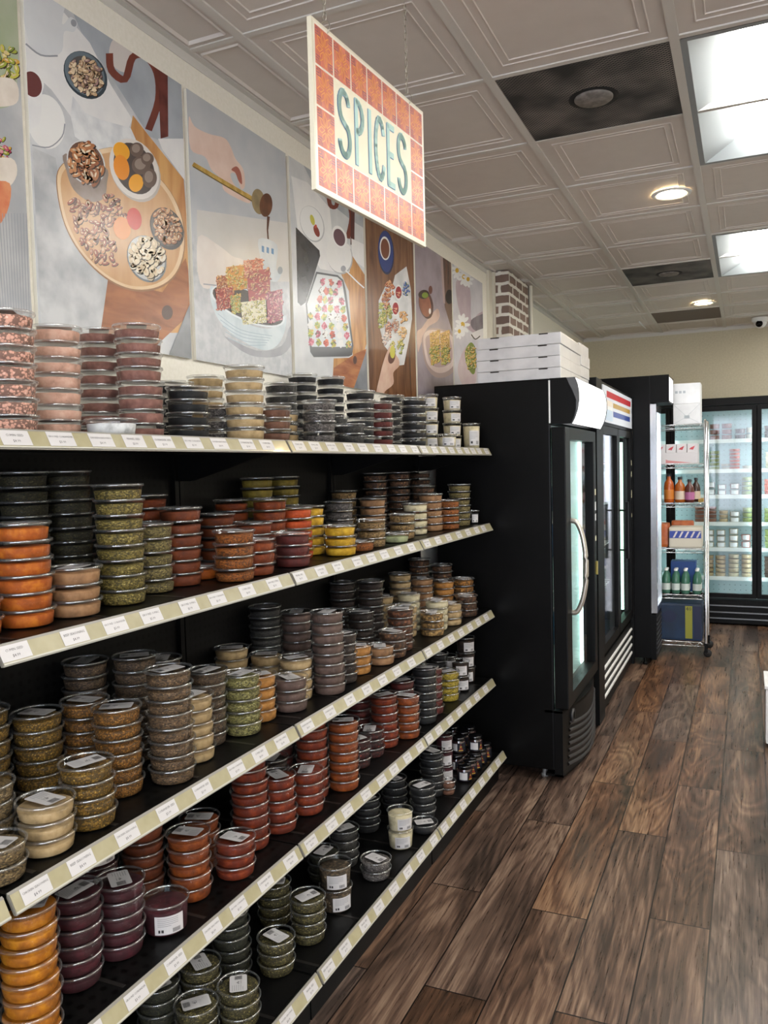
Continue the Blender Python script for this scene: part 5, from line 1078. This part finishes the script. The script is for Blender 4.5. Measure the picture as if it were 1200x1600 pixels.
for z in (1.90, 1.58, 1.26, .885, .505, .115):
    g = MB()
    for dz in (0, -.032):
        g.tube([(RX0, RY0, z+dz), (RX1, RY0, z+dz), (RX1, RY1, z+dz), (RX0, RY1, z+dz)], .0035, chrome, 6, closed=True)
    for y in (RY0, RY1):
        m_ = 14; g.tube([(RX0+(RX1-RX0)*i/m_, y, z-(0 if i % 2 else .032)) for i in range(m_+1)], .0024, chrome, 5)
    for i in range(1, 24): x = RX0+(RX1-RX0)*i/24; g.tube([(x, RY0, z+.003), (x, RY1, z+.003)], .0018, chrome, 4)
    g.build('wire_shelf', t)
def label_thing(o, lab, cat, grp=None):
    o['label'] = lab; o['category'] = cat
    if grp: o['group'] = grp
cardw = noise_mat('shipping_carton_white', '#dadcde', '#e6e8ea', 10, 3, .5); tape = mat('carton_line', '#a9b1b8', .5)
for k, (z, h, dx) in enumerate(((1.9052, .165, 0), (2.0712, .165, .0))):
    t = thing('white_carton', (-.46, 7.15, z), ['lower white carton standing on top of the wire rack', 'upper white carton with faint symbols, on another carton over the rack'][k], 'box', 'white cartons on the wire rack')
    g = MB(); g.box((-.56, 7.09, z), (-.352, 7.32, z+h), cardw, .003); g.build('carton', t)
    g = MB()
    if k: [g.box((-.545+q*.03, 7.0893, z+.085), (-.525+q*.03, 7.09, z+.105), tape) for q in range(3)]
    else: g.box((-.475, 7.0893, z+.045), (-.435, 7.09, z+.07), tape); [g.tube([(-.457, 7.0895, z+.06), (x, 7.0895, zz)], .0009, tape, 4) for x, zz in ((-.555, z+.005), (-.357, z+.005), (-.555, z+.16), (-.357, z+.16))]
    g.build('markings', t)
# pack of cartons with red marks
t = thing('carton_pack', (-.52, 7.2, 1.5835), 'pink and white multipack of small cartons on the second rack shelf', 'multipack')
pw = mat('pack_white', '#dcd8da', .4); pr = mat('pack_red', '#c8474f', .4)
g = MB(); g.box((-.70, 7.08, 1.5835), (-.375, 7.34, 1.675), pw, .003)
for k in range(4): g.box((-.70+k*.082, 7.085, 1.675), (-.622+k*.082, 7.33, 1.745), pw, .004)
g.build('cartons', t); g = MB()
for k in range(4):
    x = -.665+k*.082; g.add([(x-.02, 7.0846, 1.70), (x+.01, 7.0846, 1.695), (x+.025, 7.0846, 1.728), (x-.005, 7.0846, 1.715)], [(0, 1, 2, 3)], pr)
g.add([(-.62, 7.0796, 1.59), (-.42, 7.0796, 1.59), (-.60, 7.0796, 1.612), (-.62, 7.0796, 1.62)], [(0, 1, 2, 3)], mat('pack_pink', '#d98d8d', .4)); g.build('red_marks', t)
# bottles and jars on the third shelf
for i, (x, y, r, h, cb, cl, w) in enumerate(((-.60, 7.13, .04, .24, '#b3541a', '#c8782c', 'amber bottle with orange label, beside the tall fridge'), (-.515, 7.14, .042, .21, '#a85a1c', '#d8c8b4', 'round amber jug with cream label'), (-.44, 7.13, .038, .19, '#5a2a20', '#b36a98', 'dark jar with pink label and black lid'), (-.395, 7.22, .034, .20, '#3a2018', '#c9b9a4', 'dark brown bottle behind the pink-labelled jar'))):
    t = thing('bottle', (x, y, 1.2635), w+' on the rack', 'bottle', 'bottles on the wire rack')
    g = MB(); g.lathe([(.001, 0), (r*.9, 0), (r, .008), (r, h*.55), (r*.85, h*.7), (r*.38, h*.82), (r*.36, h*.92)], mat('liquid_'+cb, cb, .15), c=(x, y, 1.2635), n=22); g.build('body', t)
    g = MB(); g.lathe([(r+.0006, h*.12), (r+.0006, h*.45)], mat('lab_'+cl, cl, .45), c=(x, y, 1.2635), n=22); g.build('label', t)
    g = MB(); g.lathe([(r*.45, h*.9), (r*.45, h), (.001, h)], mat('cap_dark', '#15131a', .4), c=(x, y, 1.2635), n=16); g.build('cap', t)
t = thing('shallow_tray', (-.36, 7.2, 1.2635), 'shallow tray of yellow sweets on the rack beside the bottles', 'tray'); g = MB(); g.box((-.375, 7.16, 1.2635), (-.335, 7.36, 1.29), mat('tray_yellow', '#b8974a', .5), .004); g.build('tray', t)
# tissue pack and orange bag
t = thing('tissue_pack', (-.47, 7.2, .8885), 'cream and blue packet of napkins on the middle rack shelf', 'napkin pack'); g = MB(); g.box((-.60, 7.09, .8885), (-.345, 7.33, 1.06), mat('pack_cream', '#dbd5c4', .4), .015); g.build('packet', t)
g = MB(); g.box((-.595, 7.0892, .97), (-.35, 7.0902, 1.03), mat('pack_blue', '#3347a0', .35))
for k in range(5): g.add([(-.57+k*.045, 7.0885, .975), (-.555+k*.045, 7.0885, .975), (-.53+k*.045, 7.0885, 1.025), (-.545+k*.045, 7.0885, 1.025)], [(0, 1, 2, 3)], pw)
g.build('blue_band', t)
t = thing('orange_bag', (-.66, 7.22, .8885), 'orange bag half hidden behind the napkin pack', 'bag'); g = MB(); g.box((-.72, 7.12, .8885), (-.607, 7.34, 1.085), noise_mat('bag_orange', '#b85a24', '#cc7034', 20, 3, .35), .025); g.box((-.60, 7.335, .8885), (-.42, 7.39, 1.10), noise_mat('bag_orange', '#b85a24', '#cc7034', 20, 3, .35), .02); g.build('bag', t)
# bottled water packs and blue box
wg = plastic('green_bottle', .12, .5); wgreen = mat('water_bottle_green', '#3f6f5c', .12)
for i in range(8):
    x = -.70+(i % 4)*.075+(.0 if i < 4 else .0); y = 7.115+(i//4)*.08
    t = thing('water_bottle', (x, y, .5085), '%s green water bottle in the %s row of the wrapped pack, rack shelf' % (['first', 'second', 'third', 'fourth'][i % 4]+' counted from the tall fridge,', ['aisle-facing', 'rear'][i//4]), 'bottle', 'green water bottles wrapped on the rack')
    t['label'] = '%s green water bottle from the tall fridge, %s row of the rack' % (['first', 'second', 'third', 'fourth'][i % 4], ['near', 'rear'][i//4])
    g = MB(); g.lathe([(.001, 0), (.031, 0), (.034, .01), (.034, .11), (.028, .15), (.013, .18), (.013, .19)], wgreen, c=(x, y, .5085), n=18); g.build('body', t)
    g = MB(); g.lathe([(.0346, .03), (.0346, .085)], mat('water_label', '#c9d4cf', .4), c=(x, y, .5085), n=18); g.build('label', t)
    g = MB(); g.lathe([(.015, .188), (.015, .203), (.001, .204)], white_metal, c=(x, y, .5085), n=12); g.build('cap', t)
for i in range(2):
    x = -.385+i*.0; y = 7.115+i*.09
    t = thing('water_bottle', (x, y, .5085), ['green water bottle beside the chrome post at the aisle end of the rack', 'green water bottle behind the one beside the chrome post'][i], 'bottle', 'green water bottles wrapped on the rack')
    g = MB(); g.lathe([(.001, 0), (.031, 0), (.034, .01), (.034, .11), (.028, .15), (.013, .18), (.013, .19)], wgreen, c=(x, y, .5085), n=18); g.build('body', t)
    g = MB(); g.lathe([(.0346, .03), (.0346, .085)], mat('water_label', '#c9d4cf', .4), c=(x, y, .5085), n=18); g.build('label', t)
    g = MB(); g.lathe([(.015, .188), (.015, .203), (.001, .204)], white_metal, c=(x, y, .5085), n=12); g.build('cap', t)
t = thing('blue_box', (-.52, 7.33, .5085), 'bright blue box behind the green water bottles on the rack', 'box'); g = MB(); g.box((-.60, 7.25, .5085), (-.40, 7.39, .76), mat('box_blue', '#174a92', .4), .004); g.build('box', t)
t = thing('paper_multipack', (-.56, 7.2, .1185), 'big dark blue paper-roll multipack on the lowest rack shelf', 'multipack'); pb = noise_mat('pack_deep_blue', '#0b2036', '#123050', 6, 3, .5)
g = MB(); g.box((-.80, 7.08, .1185), (-.345, 7.38, .43), pb, .02); g.build('pack', t)
g = MB(); g.add([(-.60+.055*math.cos(q*PI/10), 7.0793, .32+.05*math.sin(q*PI/10)) for q in range(20)], [tuple(range(20))], mat('pack_navy', '#08163a', .4)); g.box((-.475, 7.079, .14), (-.42, 7.0796, .41), mat('pack_yellow', '#8f8f30', .4)); g.box((-.41, 7.079, .14), (-.352, 7.0796, .41), mat('pack_navy', '#08163a', .4))
text_mesh(g, '40', .045, Matrix.Translation((-.448, 7.0785, .385)) @ Matrix.Rotation(PI/2, 4, 'X'), ink); g.build('printed_panel', t)

# ------------------------------------------------------------------ wall of glass-door coolers at the end
CX0, CX1, CFY = -1.45, 1.71, 8.50
t = thing('wall_cooler', ((CX0+CX1)/2, 8.66, 0), 'long black-framed glass-door cooler across the end of the shop', 'cooler')
CB = BACKY-.02
g = MB(); g.box((CX0, CFY, 2.13), (CX1, CB, 2.20), fblack2); g.box((CX0, CFY, .02), (CX1, CB, .25), fblack2); g.box((CX0, CFY, .25), (CX0+.04, CB, 2.13), fblack2); g.box((CX1-.04, CFY, .25), (CX1, CB, 2.13), fblack2)
for z in (.06, .12, .185): g.box((CX0, CFY-.012, z), (CX1, CFY, z+.012), mat('grille_bar', '#77797a', .3, .8))
g.build('cabinet', t)
lin_m = peg_material('cooler_back_panel', '#a9c4c6', .05, .16, .4)
g = MB(); g.box((CX0+.04, CB-.012, .25), (CX1-.04, CB, 2.13), lin_m); g.box((CX0+.04, CFY+.06, .255), (CX1-.04, CB-.012, .265), cyanw); g.box((CX0+.04, CFY+.06, 2.11), (CX1-.04, CB-.012, 2.125), cyanw); g.build('lining', t)
DW = .775; xs0 = .075-2*DW
sz = [1.80, 1.51, 1.26, .995, .745, .46]
for z in sz:
    g = MB(); g.box((CX0+.045, CFY+.075, z-.022), (CX1-.045, CB-.013, z), cyanw); g.box((CX0+.045, CFY+.068, z-.032), (CX1-.045, CFY+.075, z+.006), mat('shelf_edge_white', '#e2f2f0', .3)); g.build('shelf', t)
for i in range(4):
    a, b = xs0+i*DW, xs0+(i+1)*DW
    g = MB(); w = .042; g.box((a+.003, CFY-.02, .27), (a+w, CFY+.02, 2.12), fblack2, .003); g.box((b-w, CFY-.02, .27), (b-.003, CFY+.02, 2.12), fblack2, .003); g.box((a+w, CFY-.02, .27), (b-w, CFY+.02, .31), fblack2); g.box((a+w, CFY-.02, 2.075), (b-w, CFY+.02, 2.12), fblack2); dr = g.build('door', t)
    g = MB(); g.box((a+w, CFY-.003, .31), (b-w, CFY+.001, 2.075), dglass); g.build('glass', dr)
    g = MB(); g.box((b-.02, CFY+.021, .27), (b+.02, CFY+.03, 2.12), fblack2); g.build('mullion', t)
    g = MB(); g.lathe([(.009, .33), (.009, 2.05)], led3, c=(b, CFY+.045, 0), n=10, cap0=True, cap1=True); g.build('light_tube', t)
# goods in the cooler: small stacks, each tub or cup one object
GC = [('#b8b4a2', 'whitish'), ('#c2552c', 'orange'), ('#8fa05a', 'green'), ('#c9b48a', 'beige'), ('#8a5a48', 'brown'), ('#d4c9a8', 'cream'), ('#5a4a40', 'dark')]
stickw = mat('sticker_white', '#dfe8ea', .4)
plans = {  # shelf z: list of (x, n, r, pitch, colour, sticker)
 1.80: [(-.30, 3, .05, .055, 4, 0), (-.19, 3, .05, .055, 4, 0), (-.07, 2, .05, .055, 6, 0), (.02, 2, .04, .06, 0, 0)],
 1.51: [(-.30, 5, .052, .038, 2, 0), (-.20, 2, .045, .03, 0, 0), (-.12, 6, .052, .034, 1, 0), (-.005, 1, .05, .04, 0, 0)],
 1.26: [(-.33, 2, .036, .07, 6, 1), (-.235, 2, .042, .055, 4, 1), (-.12, 2, .045, .06, 4, 1), (-.01, 4, .052, .045, 2, 0)],
 .995: [(-.44, 4, .05, .04, 4, 0), (-.33, 4, .05, .04, 4, 0), (-.22, 3, .045, .04, 3, 0), (-.12, 2, .048, .055, 0, 1), (-.005, 3, .05, .05, 2, 0)],
 .745: [(-.35, 3, .045, .06, 5, 1), (-.245, 3, .045, .06, 5, 1), (-.13, 3, .045, .065, 5, 1), (-.02, 2, .045, .07, 1, 1)],
 .46: [(-.36, 5, .052, .042, 3, 0), (-.25, 5, .052, .042, 3, 0), (-.13, 5, .052, .045, 5, 0), (-.015, 5, .05, .045, 3, 0)],
}
SN = {1.80: 'top', 1.51: 'second', 1.26: 'third', .995: 'fourth', .745: 'fifth', .46: 'lowest'}
cool = {}
for z, L in plans.items():
    for ki, (x, n, r, p, ci, st) in enumerate(L):
        key = (r, p, ci, st)
        if key not in cool:
            a = MB(); a.lathe([(.001, .001), (r*.86, .001), (r*.93, p*.80)], mat('cooler_goods_'+GC[ci][0], GC[ci][0], .5), n=20, cap0=True); a.lathe([(r*.93, p*.80), (.001, p*.8)], mat('cooler_goods_'+GC[ci][0], GC[ci][0], .5), n=20)
            b = MB(); b.lathe([(r*.88, .0), (r*.955, p*.84), (r, p*.86), (r, p*.97), (r*.9, p*.98), (.001, p*.95)], clear, n=20)
            c_ = None
            if st: c_ = MB(); wrap(c_, r*.97, p*.12, p*.78, -PI/2-.8, -PI/2+.8, stickw, 8); c_ = c_.mesh('label')
            cool[key] = (a.mesh('contents'), b.mesh('tub'), c_)
        for k in range(n):
            t = thing('chilled_tub', (x, CFY+.15+rb.uniform(-.005, .005), z+.0005+k*p), '%s %s tub in %s stack from the chrome rack, %s cooler shelf' % (['lowest', 'second', 'third', 'fourth', 'fifth', 'sixth'][k], GC[ci][1], ['first', 'second', 'third', 'fourth', 'fifth'][ki], SN[z]), 'chilled tub', 'tubs and cups inside the wall cooler')
            for nm, me in zip(('contents', 'tub', 'label'), cool[key]):
                if me: o = bpy.data.objects.new(nm, me); COL.objects.link(o); o.parent = t
plans2 = [(1.80, .19, 2, .05, .06, 6), (1.51, .20, 4, .05, .04, 5), (1.26, .19, 3, .05, .05, 1), (.995, .19, 3, .05, .045, 2), (.745, .19, 3, .045, .06, 2), (.46, .19, 5, .05, .04, 6)]
for z, x, n, r, p, ci in plans2:
    for k in range(n):
        a = MB(); a.lathe([(.001, .001), (r*.86, .001), (r*.95, p*.84), (r, p*.86), (r, p*.97), (.001, p*.97)], mat('cooler_goods_'+GC[ci][0], GC[ci][0], .35), n=18); o = a.build('chilled_tub'); o.location = (x, CFY+.15, z+.0005+k*p)
        label_thing(o, '%s %s tub behind the second glass door, %s cooler shelf' % (['lowest', 'second', 'third', 'fourth', 'fifth'][k], GC[ci][1], SN[z]), 'chilled tub', 'tubs and cups inside the wall cooler')
# white crate corner at the aisle's other side
t = thing('white_bin', (.36, 4.9, 0), 'white bin cut off at the edge of the picture, standing on the floor', 'bin')
g = MB(); g.box((.085, 4.88, .03), (.42, 5.22, .34), mat('bin_white', '#dcdcdc', .4), .02); g.build('body', t)
g = MB(); g.box((.081, 4.875, .34), (.425, 5.225, .36), mat('bin_white', '#dcdcdc', .4), .006); g.build('rim', t)
for (x, y) in ((.13, 4.92), (.38, 4.92), (.13, 5.18), (.38, 5.18)):
    g = MB(); g.lathe([(.02, 0), (.02, .03)], fblack2, c=(x, y, 0), n=14, cap0=True); g.build('foot', t)
